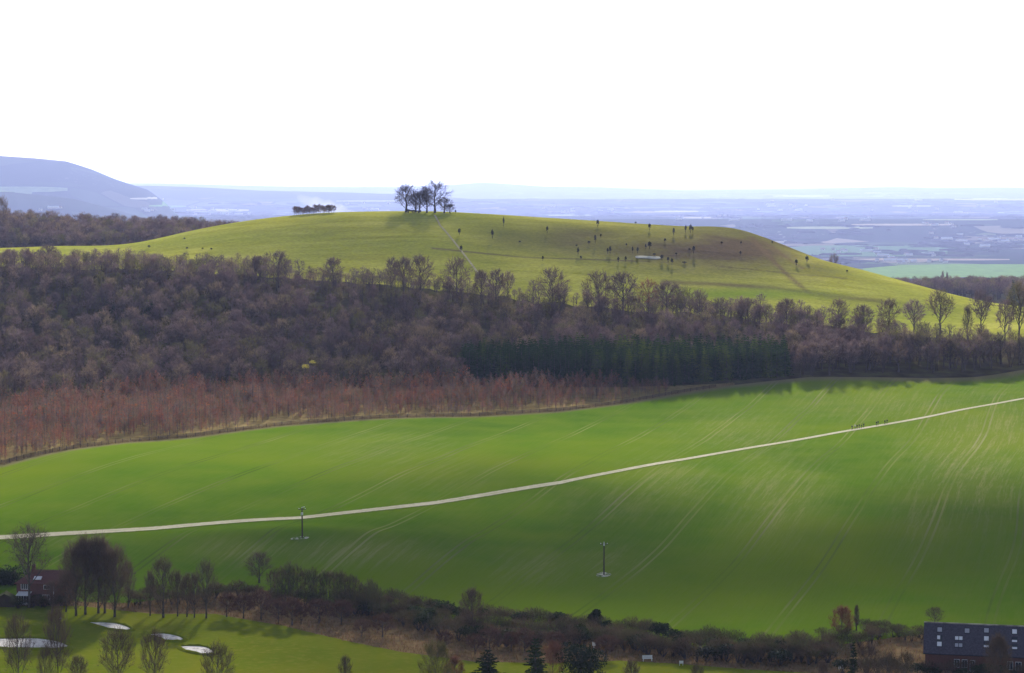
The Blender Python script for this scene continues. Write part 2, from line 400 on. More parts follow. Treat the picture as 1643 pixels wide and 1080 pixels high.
def mat_path():
    t = NT('chalk_path_surface', 1, 0); g = t.geo(); e = t.math('ABSOLUTE', t.math('SUBTRACT', t.attr('across'), .5)); n_ = t.noise(g, .7, 5, .7); lo = t.noise(g, .03, 2)
    c = t.ramp(n_, [(.3, (.42, .38, .27)), (.7, (.62, .58, .45))])
    c = t.mix(t.rng(lo, .3, .7, 0, .35), c, (.36, .32, .22))
    edge = t.rng(t.math('ADD', e, t.math('MULTIPLY', t.math('SUBTRACT', n_, .5), .35)), .33, .43)
    mid = t.math('MULTIPLY', t.rng(e, .0, .09, 1, 0), t.rng(t.noise(g, .12, 3), .45, .6, 0, .6))
    t.col(t.mix(t.math('MAXIMUM', edge, mid), c, (.12, .17, .02))); return t.m
M['chalk_path'] = mat_path()
M['worn_track'] = mat_simple('worn_grass_track', [(.3, (.30, .27, .14)), (.7, (.42, .37, .24))], .5, 4)
t = NT('bunker_sand', .95, .1); v_ = t.noise(t.geo(), .8, 6, .7)
t.col(t.ramp(v_, [(.38, (.33, .29, .30)), (.47, (.55, .52, .50)), (.6, (.66, .63, .60))])); M['sand'] = t.m
M['fence'] = NT('weathered_wood', .9).col((.06, .045, .032)).m
M['pole'] = NT('creosoted_pole', .85).col((.05, .04, .03)).m
M['metal'] = NT('galvanised', .5).col((.5, .52, .5)).m
M['white'] = mat_simple('white_paint', [(.3, (.7, .7, .7)), (.7, (.8, .8, .79))], 2)
M['brick'] = None
def mat_brick():
    t = NT('brick', .9, .2); x = t.n('ShaderNodeTexBrick'); x.inputs['Scale'].default_value = 4
    x.inputs['Color1'].default_value = (.17, .06, .045, 1); x.inputs['Color2'].default_value = (.11, .045, .035, 1); x.inputs['Mortar'].default_value = (.2, .16, .14, 1)
    x.inputs['Mortar Size'].default_value = .015
    t.l(t.map(t.co, (1, 1, 1), (R_(90), 0, 0)), x.inputs['Vector'])
    t.col(t.mix(t.rng(t.noise(t.co, .7, 4), .35, .7, 0, .5), x.outputs['Color'], (.09, .05, .04))); return t.m
M['brick'] = mat_brick()
def mat_tiles(name, a, b):
    t = NT(name, .75, .3); wv = t.n('ShaderNodeTexWave', bands_direction='Z'); wv.inputs['Scale'].default_value = 1.6; wv.inputs['Distortion'].default_value = .6
    t.l(t.co, wv.inputs['Vector'])
    n_ = t.noise(t.map(t.co, (2.5, 2.5, 3)), 1, 5, .7)
    t.col(t.mix(t.math('ADD', t.math('MULTIPLY', wv.outputs['Fac'], .25), t.rng(n_, .35, .65, 0, .75)), a, b)); return t.m
M['slate'] = mat_tiles('slate_roof', (.03, .027, .042), (.085, .075, .105))
M['tile'] = mat_tiles('red_roof_tiles', (.09, .035, .032), (.15, .06, .05))
M['ridge'] = mat_simple('ridge_lead', [(.4, (.16, .15, .14)), (.6, (.42, .38, .36))], .35, 3)
M['glass_dark'] = NT('window_glass', .12, .5).col((.03, .035, .045)).m
M['glass_grey'] = NT('skylight_glass', .25, .5).col((.36, .36, .42)).m
M['glass_pale'] = NT('skylight_blind_sheen', .3, .5).col((.72, .72, .78)).m  # near-white base colour stands for blinds and for sky reflected in the panes
M['skin'] = NT('skin', .6).col((.45, .27, .2)).m
M['hair'] = NT('hair', .7).col((.04, .028, .02)).m
M['trouser'] = NT('trousers', .9).col((.02, .022, .03)).m
M['smoke'] = None

# ============ the land: one ground sheet and the sheets laid on it ============
HEATH = [(1150,400,170,36,1.3),(1050,395,130,28,1.0),(950,385,130,30,.8),(1230,410,90,30,.9),(840,385,70,24,.5),(1300,430,60,20,.6),(1180,430,140,10,.7)]
def gauss_px(X, Y, Z, blobs):
    px, py = w2px(X, Y, Z); s = np.zeros(X.shape)
    for cx, cy, rx, ry, a in blobs: s = np.maximum(s, a*np.exp(-((px-cx)/rx)**2-((py-cy)/ry)**2))
    return s
def grid_faces(nr, nc):
    i = np.arange(nr*nc).reshape(nr, nc)
    return np.stack([i[:-1,:-1], i[:-1,1:], i[1:,1:], i[1:,:-1]], -1).reshape(-1, 4)
def dent(X, Y):      # small folds in the arable slope
    px = X/np.maximum(Y, 250)*FPX+821.5
    s = .9*np.exp(-((Y-592)/9)**2)*np.exp(-((px-480)/260)**2)
    s = s + .5*(vnoise(X/38, Y/38)-.5)*sstep(430, 480, Y)*(1-sstep(1000, 1100, Y)) + 1.6*(vnoise(X/55+9, Y/70)-.5)*sstep(1120, 1200, Y)*(1-sstep(1400, 1600, Y))
    return s
_H0 = H
def H(x, y):
    x, y = np.broadcast_arrays(np.atleast_1d(np.asarray(x, float)), np.atleast_1d(np.asarray(y, float)))
    return _H0(x, y)+dent(x, y)
def sheet(name, near, far, p0, p1, step, dstep, off, mat, attrs=None, nmin=3, lat=False):
    pxs = np.arange(p0, p1+step, step, dtype=float)
    f = lambda c: np.interp(pxs, [p[0] for p in c], [p[1] for p in c])
    n = f(near); fr = f(far); nr = max(nmin, int((fr-n).max()/dstep)+1)
    tt = np.linspace(0, 1, nr)[:,None]
    Y = n+(fr-n)*tt; X = (pxs-821.5)/FPX*Y; Z = H(X, Y)+off
    at = attrs(X, Y, Z, tt*np.ones_like(X)) if attrs else {}
    me = mesh_np(name, np.stack([X, Y, Z], -1).reshape(-1, 3), grid_faces(*X.shape), [mat], attrs={k: v.ravel() for k, v in at.items()}, smooth=True)
    return tag(ob(name, me), kind='structure')

ys = np.concatenate([np.arange(-160, 320, 10), np.arange(320, 1500, 3.), np.arange(1500, 2600, 9.), np.geomspace(2600, 88000, 390)])
us = np.linspace(-.62, .62, 330); us = np.sign(us)*np.abs(us/.62)**1.25*.62
Xg = us[None,:]*np.maximum(ys, 260)[:,None]; Yg = ys[:,None]*np.ones_like(Xg)
Zg = H(Xg, Yg)-.3
tag(ob('ground', mesh_np('ground', np.stack([Xg, Yg, Zg], -1).reshape(-1, 3), grid_faces(*Xg.shape), [M['ground']], smooth=True)), kind='structure')

def pxd(pts): return [(px, hit(px, py)[1]) for px, py in pts]
CROP_NEAR = [(-450,540),(0,530),(200,530),(400,546),(600,526),(760,512),(900,498),(1000,490),(1200,474),(1340,480),(1500,492),(1643,498),(2150,500)]
EDGE_D = [(p[0], p[2]) for p in EDGE]
PATH_D = [(p[0], p[2]) for p in PATH]
THIN = [(560,885,150,22,.9),(380,885,60,20,.7),(1010,800,120,40,.4),(1080,770,80,40,.6),(1250,800,90,70,.6),(1190,700,110,45,.5),(1420,650,190,26,.55),(1560,740,110,110,.75),(1620,690,60,60,.8),(620,720,110,30,.5),(860,910,70,26,.6),(970,900,60,30,.6),(700,760,120,34,.3),(120,870,50,14,.5),(1480,830,50,60,.55)]
def crop_at(X, Y, Z, T):
    th = gauss_px(X, Y, Z, THIN)
    px = X/Y*FPX+821.5
    e = np.interp(px, [p[0] for p in EDGE_D], [p[1] for p in EDGE_D])-Y
    w_ = 7+np.clip((px-1000)/40, 0, 14)
    return {'thin': th, 'margin': (1-sstep(0, 1, e/w_))*.9}
sheet('crop_field', CROP_NEAR, [(a, b+1) for a, b in EDGE_D], -450, 2150, 4, 1.8, 0, M['crop'], crop_at)
PW = 2.4
sheet('chalk_path', [(a, b-PW*1.25) for a, b in PATH_D], [(a, b+PW*1.25) for a, b in PATH_D], -450, 2150, 4, .8, .09, M['chalk_path'], lambda X, Y, Z, T: {'across': T}, 7)
GOLF_FAR = pxd([(-150,968),(0,972),(120,972),(240,985),(340,985),(400,996),(450,1004),(560,1030),(640,1046),(760,1062),(900,1064),(1000,1060),(1100,1066),(1200,1074),(1340,1082)])
GOLF_FAR = [(-450, 535), *GOLF_FAR, (1900, 440), (2150, 440)]
sheet('rough_grass', [(a, b-3) for a, b in GOLF_FAR], [(a, b+2) for a, b in CROP_NEAR], -450, 2150, 5, 2.5, -.05, M['rough'])
sheet('golf_course', [(-450, 330), (2150, 330)], GOLF_FAR, -450, 2150, 6, 2.5, .02, M['golf'])
HB_D = [(p[0], p[2]) for p in HB]
def hill_at(X, Y, Z, T):
    px, py = w2px(X, Y, Z)
    d = {'heath': gauss_px(X, Y, Z, HEATH)}
    # worn diagonal tracks running down the right-hand spur, terraces, the lusher foot of the hill
    def line(pts, w_):
        yy = np.interp(py, [p[1] for p in pts], [p[0] for p in pts], left=-9999, right=-9999)
        return np.exp(-((px-yy)/w_)**2)
    def hline(pts, w_):
        yy = np.interp(px, [p[0] for p in pts], [p[1] for p in pts], left=-9999, right=-9999)
        return np.exp(-((py-yy)/w_)**2)
    a = np.maximum(line([(1205,380),(1216,392),(1240,418),(1262,440),(1300,472)], 5.0), line([(1222,386),(1254,408),(1290,432)], 4.0)*.8)
    b = np.maximum(hline([(690,398),(760,405),(840,413),(1000,418),(1120,424),(1240,436),(1360,447)], 1.3), hline([(1060,452),(1150,456),(1240,462),(1330,474),(1420,484)], 4.0)*.9)
    b = np.maximum(b, hline([(430,432),(520,440),(620,446),(720,462),(800,474)], 1.6)*.8)
    d['worn'] = a; d['heath'] = np.maximum(d['heath'], b)
    lush = gauss_px(X, Y, Z, [(1180,472,170,9,.9),(1420,505,160,20,.5),(300,385,260,16,.3),(690,345,60,6,.5)])
    d['lush'] = lush; return d
def hill_z(X, Y): return
HB_N = [(px, float(np.interp(px, [p[0] for p in HB_D], [p[1] for p in HB_D]))+1-16*float(vnoise(np.array([px/13.]), np.array([.5]))[0]*vnoise(np.array([px/47.]), np.array([3.]))[0])) for px in range(-450, 2151, 5)]
sheet('hill_pasture', HB_N, [(-450,1455),(150,1460),(330,1560),(500,1600),(2150,1560)], -450, 2150, 4, 2.2, .0, M['pasture'], hill_at)
# narrow trodden path up to the clump of trees
HP = [hit(*p) for p in [(697,345),(706,362),(722,380),(738,400),(752,418),(768,440),(790,462)]]
V = []
for i, p in enumerate(HP):
    q0 = HP[max(i-1, 0)]; q1 = HP[min(i+1, len(HP)-1)]; d = Vector((q1[0]-q0[0], q1[1]-q0[1])).normalized(); n_ = Vector((-d.y, d.x))
    V.append((Vector(p[:2]), n_))
vv = []; ff = []
K = 12
for i in range(len(V)-1):
    for k in range(K):
        t_ = k/K; c = V[i][0].lerp(V[i+1][0], t_); n_ = V[i][1].lerp(V[i+1][1], t_)
        for s_ in (-.6, 0, .6):
            q = c+n_*s_; vv.append((q.x, q.y, h1(q.x, q.y)))
vv = np.array(vv); vv[:,2] = H(vv[:,0], vv[:,1])+.14
tag(ob('hill_path', mesh_np('hill_path', vv, grid_faces(len(vv)//3, 3), [M['worn_track']])), kind='structure')
# strip of dead grass and brambles between the field and the plantation, and the plantation floor
sheet('plantation_floor', [(a, b+1) for a, b in EDGE_D], [(-450,900),(0,880),(300,925),(700,935),(1000,935),(1100,940),(1180,946)], -450, 1180, 5, 3, -.1, M['litter'])
# fields lying far out on the plain: (left px, right px, top py, bottom py, colour)
FARF = [(1385,1760,424.5,452,(.15,.27,.03)),(1250,1520,394,412,(.10,.17,.09)),(1262,1400,364,368,(.30,.34,.20)),(1365,1530,359.5,362.5,(.36,.32,.25)),(1150,1260,387,390.5,(.26,.24,.2)),
 (1340,1620,415.5,418.5,(.30,.25,.2)),(1050,1120,338.5,341,(.4,.4,.34)),(1090,1160,348.5,351,(.36,.34,.3)),(1530,1700,318.5,322,(.4,.4,.36)),(240,300,330,333,(.14,.25,.10)),(300,400,336,339.5,(.42,.40,.36)),
 (-60,110,300,309,(.20,.27,.16)),(210,262,318,321,(.35,.36,.3)),(880,960,345,347,(.3,.34,.22)),(1240,1330,314,316,(.35,.36,.32)),(1600,1700,340,343,(.22,.3,.15)),(1480,1600,352,354,(.25,.3,.18)),(540,640,322,324,(.3,.33,.26)),(1430,1500,330,332,(.3,.33,.26)),(1290,1370,346,348,(.2,.27,.16))]
for i, (a, b, t0, b0, c) in enumerate(FARF):
    mt = mat_simple('distant_field_soil', [(.35, tuple(k*.8 for k in c)), (.65, c)], .02, 3, (1, .4, 1))
    pts_n = []; pts_f = []
    for px in np.linspace(a, b, 7):
        e = 1-abs((px-(a+b)/2)/((b-a)/2))**4*.5
        m_ = (t0+b0)/2
        h0 = hit(px, m_+(b0-m_)*e, 1700); h9 = hit(px, m_+(t0-m_)*e, 1700)
        if h0 is None or h9 is None: break
        pts_n.append((px, h0[1])); pts_f.append((px, h9[1]))
    if len(pts_n) == 7 and all(f[1]-n[1] < 14000 for n, f in zip(pts_n, pts_f)):
        sheet('distant_field', pts_n, pts_f, a, b, (b-a)/30, 15, .6+pts_n[3][1]*.0001, mt)
# bare chalk scar on the hillside
def patch(name, pts, mat, off, dome=0, curve=None):
    """closed outline given as picture points on the ground, filled in rings so that it follows the ground"""
    W = np.array([hit(px, py)[:2] for px, py in pts]); c = W.mean(0); vv = [c]; ff = []
    n = len(W); rings = [.35, .7, .92, 1.0]
    for r in rings: vv += [c+(q-c)*r for q in W]
    vv = np.array(vv); z = H(vv[:,0], vv[:,1])+off
    if dome:
        rr = np.concatenate([[0], np.repeat(rings, n)]); z += dome*(1-rr**2); z[1+3*n:] -= .12*abs(dome)
    tri = [(0, 1+k, 1+(k+1) % n) for k in range(n)]
    for r in range(3):
        for k in range(n):
            a = 1+r*n+k; b = 1+r*n+(k+1) % n; tri += [(a, a+n, b+n), (a, b+n, b)]
    return mesh_np(name, np.c_[vv, z], tri, [mat], smooth=True)
def outline(pts, k=3):
    """smooth closed outline through the points"""
    n = len(pts); o = []
    for i in range(n):
        p0, p1, p2, p3 = (np.array(pts[(i+j-1) % n], float) for j in range(4))
        for s in range(k):
            t_ = s/k; o.append(tuple(.5*((2*p1)+(-p0+p2)*t_+(2*p0-5*p1+4*p2-p3)*t_**2+(-p0+3*p1-3*p2+p3)*t_**3)))
    return o
tag(ob('chalk_scar', patch('chalk_scar', outline([(1020,411.5),(1030,411),(1045,412),(1058,412.5),(1061,414.5),(1054,416.5),(1040,415.5),(1028,415),(1021,414.5)]), mat_simple('bare_chalk', [(.3, (.42, .40, .33)), (.7, (.60, .57, .48))], .5), .25, .25)), kind='structure')
BUNK = [([(139,1000),(150,999),(180,1000),(200,1004),(211,1010),(208,1012),(190,1012),(165,1007)]),
        ([(240,1019),(262,1017),(285,1021),(295,1026),(290,1029),(270,1029),(256,1025)]),
        ([(289,1038),(305,1037),(326,1038),(340,1043),(343,1049),(330,1051),(308,1047),(295,1043)]),
        ([(-30,1027),(20,1025),(60,1025),(90,1029),(110,1037),(100,1041),(50,1042),(0,1040),(-30,1037)])]
for q in BUNK:
    tag(ob('sand_bunker', patch('sand_bunker', outline(q), M['sand'], .10, .02)), kind='structure')
    W = np.array([hit(px, py)[:2] for px, py in outline(q)]); c_ = W.mean(0); n = len(W); V = []; F = []
    for r_, h_ in ((.97, .08), (1.0, .42), (1.05, .46), (1.16, .0)):
        for k, p in enumerate(W):
            u = p-c_; q2 = c_+u*(1+(r_-1)*8/max(np.hypot(*u), 3)); V.append((*q2, h1(*q2)+h_*(1+.35*math.sin(k*2.3)*math.sin(k*.9))))
    for r_ in range(3):
        for k in range(n): F.append((r_*n+k, r_*n+(k+1) % n, (r_+1)*n+(k+1) % n, (r_+1)*n+k))
    tag(ob('bunker_lip', mesh_np('bunker_lip', V, F, [M['golf']], smooth=True)), kind='structure')
for q, c in (([(466,865),(476,862.5),(486,861.5),(496,862.5),(492,865),(480,865.5),(472,867.5)], M['chalk']), ([(958,921),(966,918.5),(976,920),(981,923),(970,926.5),(957,924.5)], M['chalk'])):
    tag(ob('bare_soil_patch', patch('bare_soil_patch', outline(q), mat_simple('bare_soil', [(.45, (.09, .15, .03)), (.55, (.5, .48, .4))], .9, 5), .12)), kind='structure')

# ============ unseen clouds added high above the frame, shaped to darken the land below ============
def shade_cloud(name, gx, gy, rx, ry, z0, dens, seed, gz=75):
    k = (z0-gz)/math.tan(R_(SUN_EL)); cx = gx+k*math.sin(R_(SUN_AZ)); cy = gy+k*math.cos(R_(SUN_AZ))
    rings, seg = 20, 48; V = []; F = []
    rng_ = np.random.RandomState(seed)
    for i in range(rings+1):
        th = math.pi*i/rings
        for j in range(seg):
            a = 2*math.pi*j/seg; lob = 1+.1*math.sin(3*a+seed)+.06*math.sin(7*a+2*seed)
            V.append((rx*lob*math.sin(th)*math.cos(a), ry*lob*math.sin(th)*math.sin(a), 30*math.cos(th)*(1+.4*rng_.rand())))
    for i in range(rings):
        for j in range(seg): F.append((i*seg+j, i*seg+(j+1) % seg, (i+1)*seg+(j+1) % seg, (i+1)*seg+j))
    t = NT('shade_cloud_vapour', 1, 0); t.b.inputs['Base Color'].default_value = (.9, .9, .92, 1)
    m_ = t.map(t.co, (1/rx, 1/ry, 0)); ln = t.n('ShaderNodeVectorMath', operation='LENGTH'); t.l(m_, ln.inputs[0])
    n_ = t.noise(t.map(t.co, (1/130, 1/130, 0)), 1, 5, .6)
    a = t.rng(t.math('ADD', ln.outputs['Value'], t.math('MULTIPLY', t.math('SUBTRACT', n_, .5), .9)), .25, .95, dens, 0)
    tr = t.n('ShaderNodeBsdfTransparent'); ms = t.n('ShaderNodeMixShader'); t.l(a, ms.inputs[0]); t.l(tr.outputs[0], ms.inputs[1]); t.l(t.b.outputs[0], ms.inputs[2]); t.l(ms.outputs[0], t.out.inputs[0])
    o = ob(name, mesh_np(name, V, F, [t.m], smooth=True), loc=(cx, cy, z0)); return tag(o, kind='structure')
SHADE_CLOUDS = [(45, 490, 320, 118, 900, .78, 1), (-20, 585, 95, 50, 960, .14, 5), (150, 545, 120, 70, 1010, .3, 9), (110, 1290, 120, 60, 1150, .35, 12), (-60, 1010, 200, 60, 1180, .35, 15)]
for c in SHADE_CLOUDS: shade_cloud('shade_cloud', *c)

# ============ plants ============
def rv(r):
    return Vector((r.gauss(0, 1), r.gauss(0, 1), r.gauss(0, 1))).normalized()
def twig(mb, p, d, L_, w_, r, m, fork=0):
    d = d.normalized(); s = d.cross(rv(r)).normalized()*w_*.5; e = p+d*L_
    mb.tri(p-s, p+s, e, m)
    for _ in range(fork):
        q = p+d*L_*r.uniform(.25, .7); dd = (d+rv(r)*.75).normalized(); s2 = dd.cross(rv(r)).normalized()*w_*.4
        mb.tri(q-s2, q+s2, q+dd*L_*.6, m)
def bare_tree(seed, H_, W_, cb=.28, nl=10, nb=6, nt_=9, tw=.09, fork=0, up=.35, tr=.022, stems=1, lean=0., top=1., tube_n=4, sub_tubes=False, tl=.1, droop=0.):
    """trunk and limbs in one mesh, branches and twigs in another; crown fills an egg of width W_"""
    r = random.Random(seed); T = MB(); C = MB()
    ctr = Vector((lean*H_, 0, (cb+1)/2*H_)); rad = Vector((W_/2, W_/2, (1-cb)/2*H_))
    for st in range(stems):
        a0 = 2*math.pi*st/max(stems, 1)+r.random(); off = Vector((math.cos(a0), math.sin(a0), 0))*(W_*.10 if stems > 1 else 0)
        tx = Vector((lean*H_, 0, 0))+off*(2.2 if stems > 1 else 0)
        pts = [off*.35]; n = 5
        for i in range(1, n+1):
            f = i/n; pts.append(off*.35+tx*f+Vector((r.gauss(0, .018), r.gauss(0, .018), 0))*H_*f+Vector((0, 0, H_*.72*f*top)))
        rr = [tr*H_*(1-.75*i/n)*(1.35 if i == 0 else 1) for i in range(n+1)]
        T.tube(pts, rr, tube_n+1, 0)
        for k in range(nl):
            f = (k+.5)/nl; hs = cb*.75+(0.66-cb*.75)*f**.9; j = min(int(hs/.72*n), n-1); tt = hs/.72*n-j
            s0 = pts[j].lerp(pts[j+1], tt); az = k*2.4+r.uniform(-.5, .5)+a0; el = -.25+1.5*f**1.2+r.uniform(-.15, .15)
            dirv = Vector((math.cos(az)*math.cos(el), math.sin(az)*math.cos(el), math.sin(el)))
            tgt = ctr+Vector((dirv.x*rad.x, dirv.y*rad.y, dirv.z*rad.z))*r.uniform(.62, .82)
            if tgt.z < s0.z and not droop: tgt.z = s0.z+.05*H_
            c1 = s0.lerp(tgt, .45)+Vector((0, 0, -up*.12*H_ if el < .6 else 0))+rv(r)*.03*H_
            lim = [s0.lerp(c1, u).lerp(c1.lerp(tgt, u), u) for u in (0, .25, .5, .75, 1)]
            lr = tr*H_*.42*(1-.3*f); T.tube(lim, [lr*(1-.8*u) for u in (0, .25, .5, .75, 1)], 3 if tube_n < 5 else 4, 0)
            for b in range(nb):
                u = .25+.75*(b+r.random())/nb; jj = min(int(u*4), 3); q0 = lim[jj].lerp(lim[jj+1], u*4-jj)
                dd = ((q0-ctr).normalized()*.5+dirv*.5+rv(r)*.75); dd.z += .35; dd.normalize()
                end = ctr+Vector((dd.x*rad.x, dd.y*rad.y, dd.z*rad.z))*r.uniform(.8, .98)
                v = end-q0; Lm = .30*H_
                if v.length > Lm: end = q0+v.normalized()*Lm
                mid = q0.lerp(end, .5)+rv(r)*.02*H_; bw = tr*H_*.14
                if sub_tubes: C.tube([q0, mid, end], [bw, bw*.65, bw*.2], 3, 0)
                else:
                    for aa, bb in ((q0, mid), (mid, end)): twig(C, aa, bb-aa, (bb-aa).length*1.15, bw*2, r, 0)
                for t_ in range(nt_):
                    u2 = .15+.85*(t_+r.random())/nt_
                    p = (q0.lerp(mid, u2*2) if u2 < .5 else mid.lerp(end, u2*2-1))
                    d2 = (end-q0).normalized()*.55+rv(r)*.75+Vector((0, 0, up-droop))
                    twig(C, p, d2, tl*H_*r.uniform(.6, 1.2), tw, r, 1, fork)
    return T, C
def shrub(seed, H_, W_, n=420, tw=.09, L_=.28, leaf=False, base=.0, m=0):
    """many stems from the ground, twigs through the whole dome"""
    r = random.Random(seed); C = MB()
    for k in range(9):
        a = r.uniform(0, 6.28); e = r.uniform(.9, 1.5); d = Vector((math.cos(a)*math.cos(e)*W_/H_, math.sin(a)*math.cos(e)*W_/H_, math.sin(e)))
        C.tube([d*0, d*H_*.4, d*H_*.75], [.05+.012*H_, .05, .02], 3, 1)
    lob = [rv(r) for _ in range(5)]
    for k in range(n):
        d = rv(r); 
        if d.z < -.25: d.z = -d.z
        bump = 1+.16*max((d.dot(q) for q in lob))-.12*r.random()
        q = r.random()**.45*bump*.86
        p = Vector((d.x*W_/2*q, d.y*W_/2*q, H_*(.5+base/2)+d.z*H_*.5*q)); p.z = max(p.z, .03*H_)
        if leaf:
            s = rv(r)*L_*H_*.22; s2 = s.cross(rv(r)).normalized()*L_*H_*.2; C.tri(p-s, p+s, p+s2*1.4, m)
        else: twig(C, p, d*.7+rv(r)*.7+Vector((0, 0, .55)), L_*H_*r.uniform(.5, 1.1)*.7, tw, r, m)
    return C
def conifer(seed, H_, W_, tiers=15, nb=9, dens=7, base=.06):
    r = random.Random(seed); T = MB(); C = MB()
    T.tube([(0, 0, 0), (0, 0, H_*.5), (0, 0, H_*.97)], [.017*H_, .011*H_, .002*H_], 5, 0)
    for i in range(tiers):
        f = (i+.3*r.random())/tiers; z = H_*(base+(1-base)*f); Lb = W_/2*(1-f)**.8*(.85+.3*r.random())+.02*H_
        for b in range(nb):
            a = 2*math.pi*(b+r.random()*.8)/nb; d = Vector((math.cos(a), math.sin(a), -.12+.55*f)); ll = Lb*r.uniform(.65, 1.2); zj = r.uniform(-.055, .055)*H_*(1-f)
            for k in range(dens):
                u = (k+.6)/dens; p = Vector((0, 0, z+zj))+d*ll*u; sd_ = Vector((-math.sin(a), math.cos(a), 0))
                e = p+(d*.5+sd_*r.choice((-1, 1))*r.uniform(.5, 1)+Vector((0, 0, -.35))).normalized()*ll*.34
                wv = Vector((0, 0, .035*H_*(1-f*.6))); C.tri(p-wv, p+wv*.5, e, 0)
    for k in range(6): twig(C, Vector((0, 0, H_*.93)), rv(r)*.5+Vector((0, 0, 1)), .07*H_, .02*H_, r, 0)
    return T, C
def young_tree(seed, H_, W_, leafy=.2):
    r = random.Random(seed); C = MB(); b = Vector((r.gauss(0, .2), r.gauss(0, .2), 0))
    C.tube([(0, 0, 0), tuple(b*.5+Vector((0, 0, H_*.5))), tuple(b+Vector((0, 0, H_*.95)))], [.085, .06, .02], 3, 1)
    for k in range(46):
        f = .12+.85*r.random(); a = r.uniform(0, 6.28); lw = W_*.5*(1.15-f)*r.uniform(.6, 1.1)
        d = Vector((math.cos(a)*lw, math.sin(a)*lw, lw*1.05+.15)); twig(C, b*f+Vector((0, 0, H_*f*.9)), d, d.length, .085, r, 0, 2)
    for k in range(int(70*leafy)):
        f = .1+.7*r.random(); p = b*f+Vector((r.gauss(0, W_*.2), r.gauss(0, W_*.2), H_*f)); s = rv(r)*.14; C.tri(p-s, p+s, p+rv(r)*.28, 2)
    return C
def merge(name, variants, pos, mats, tint):
    """many plants in ONE mesh: variants = [(V, F, M)], pos rows = x, y, z, rot, sx, sz, variant"""
    Vs = []; Fs = []; Ms = []; Ts = []; off = 0
    for vi, (V, F, Mi) in enumerate(variants):
        S = pos[pos[:,6].astype(int) == vi]
        if not len(S): continue
        tn = tint[pos[:,6].astype(int) == vi]
        c, s = np.cos(S[:,3])[:,None], np.sin(S[:,3])[:,None]
        X = (V[:,0]*c-V[:,1]*s)*S[:,4:5]+S[:,0:1]; Y = (V[:,0]*s+V[:,1]*c)*S[:,4:5]+S[:,1:2]; Z = V[:,2]*S[:,5:6]+S[:,2:3]
        Vs.append(np.stack([X, Y, Z], -1).reshape(-1, 3).astype(np.float32))
        Fs.append((F[None]+(np.arange(len(S))*len(V))[:,None,None]+off).reshape(-1, 3)); Ms.append(np.tile(Mi, len(S)))
        Ts.append(np.repeat(tn, len(V))); off += len(S)*len(V)
    return mesh_np(name, np.concatenate(Vs), np.concatenate(Fs), mats, np.concatenate(Ms), {'tint': np.concatenate(Ts)})
def arr(mb): return np.array(mb.V, np.float32), np.array(mb.F, np.int64), np.array(mb.M, np.int32)
def joined(T, C):
    """trunk (material 0) and crown (0 = branch, 1 = twig) as one tree"""
    a, b = arr(T), arr(C)
    return np.concatenate([a[0], b[0]]), np.concatenate([a[1], b[1]+len(a[0])]), np.concatenate([a[2], b[2]])
RS = np.random.RandomState(7)
def scatter(p0, p1, dn, df, sp, jit=.42):
    """jittered grid in plan between two depth curves"""
    lo = min(p[1] for p in dn); hi = max(p[1] for p in df)
    ys_ = np.arange(lo, hi, sp); out = []
    for k, y in enumerate(ys_):
        x0 = (p0-821.5)/FPX*y; x1 = (p1-821.5)/FPX*y; xs = np.arange(x0, x1, sp)+(k % 2)*sp/2
        out.append(np.stack([xs, np.full(len(xs), y)], -1))
    A = np.concatenate(out); A += RS.uniform(-jit, jit, A.shape)*sp
    px = A[:,0]/A[:,1]*FPX+821.5
    n = np.interp(px, [p[0] for p in dn], [p[1] for p in dn]); f = np.interp(px, [p[0] for p in df], [p[1] for p in df])
    A = A[(A[:,1] > n) & (A[:,1] < f) & (px > p0) & (px < p1)]
    return A
def plant_out(name, A, hts, sx, variants, meshes, mats, nmax, label, cat, group, stuffname, stufflabel):
    """the nmax that show largest as things of their own, the rest as one stuff object"""
    n = len(A); Z = H(A[:,0], A[:,1])-.1; rot = RS.uniform(0, 6.28, n); vi = RS.randint(0, len(variants), n); tint = RS.rand(n)
    pos = np.c_[A, Z, rot, sx, hts, vi]
    px = A[:,0]/A[:,1]*FPX+821.5; size = hts*np.where((px > -5) & (px < 1650), 1, .01)/A[:,1]**1.6
    order = np.argsort(-size); own = order[:nmax]; rest = order[nmax:]
    for i in own:
        o = ob(name, meshes[vi[i]], loc=tuple(pos[i,:3])); o.rotation_euler = (0, 0, rot[i]); o.scale = (sx[i], sx[i], hts[i])
        lb = label(px[i], A[i,1]) if callable(label) else label
        tag(o, lb, cat, group)
    if len(rest):
        tag(ob(stuffname, merge(stuffname, variants, pos[rest], mats, tint[rest])), stufflabel, None, None, 'stuff')

# ---- unit-height (metres of 1) wood trees; scaled to 11-18 m ----
WV = []
for s_, kw in enumerate([dict(W_=10.5, cb=.22), dict(W_=9, cb=.30), dict(W_=12, cb=.18), dict(W_=9, cb=.12, up=.6), dict(W_=11, cb=.32), dict(W_=7.5, cb=.2, up=.7), dict(W_=10, cb=.26, stems=2, nl=6)]):
    T, C = bare_tree(100+s_, 15, nl=kw.pop('nl', 11), nb=6, nt_=9, tw=.12, **kw)
    V, F, Mi = joined(T, C); V = V/15.; WV.append((V, F, Mi))
WM = [mesh_np('wood_tree', v, f, [M['bark'], M['twig']], m) for v, f, m in WV]

cv = lambda *p: list(p)
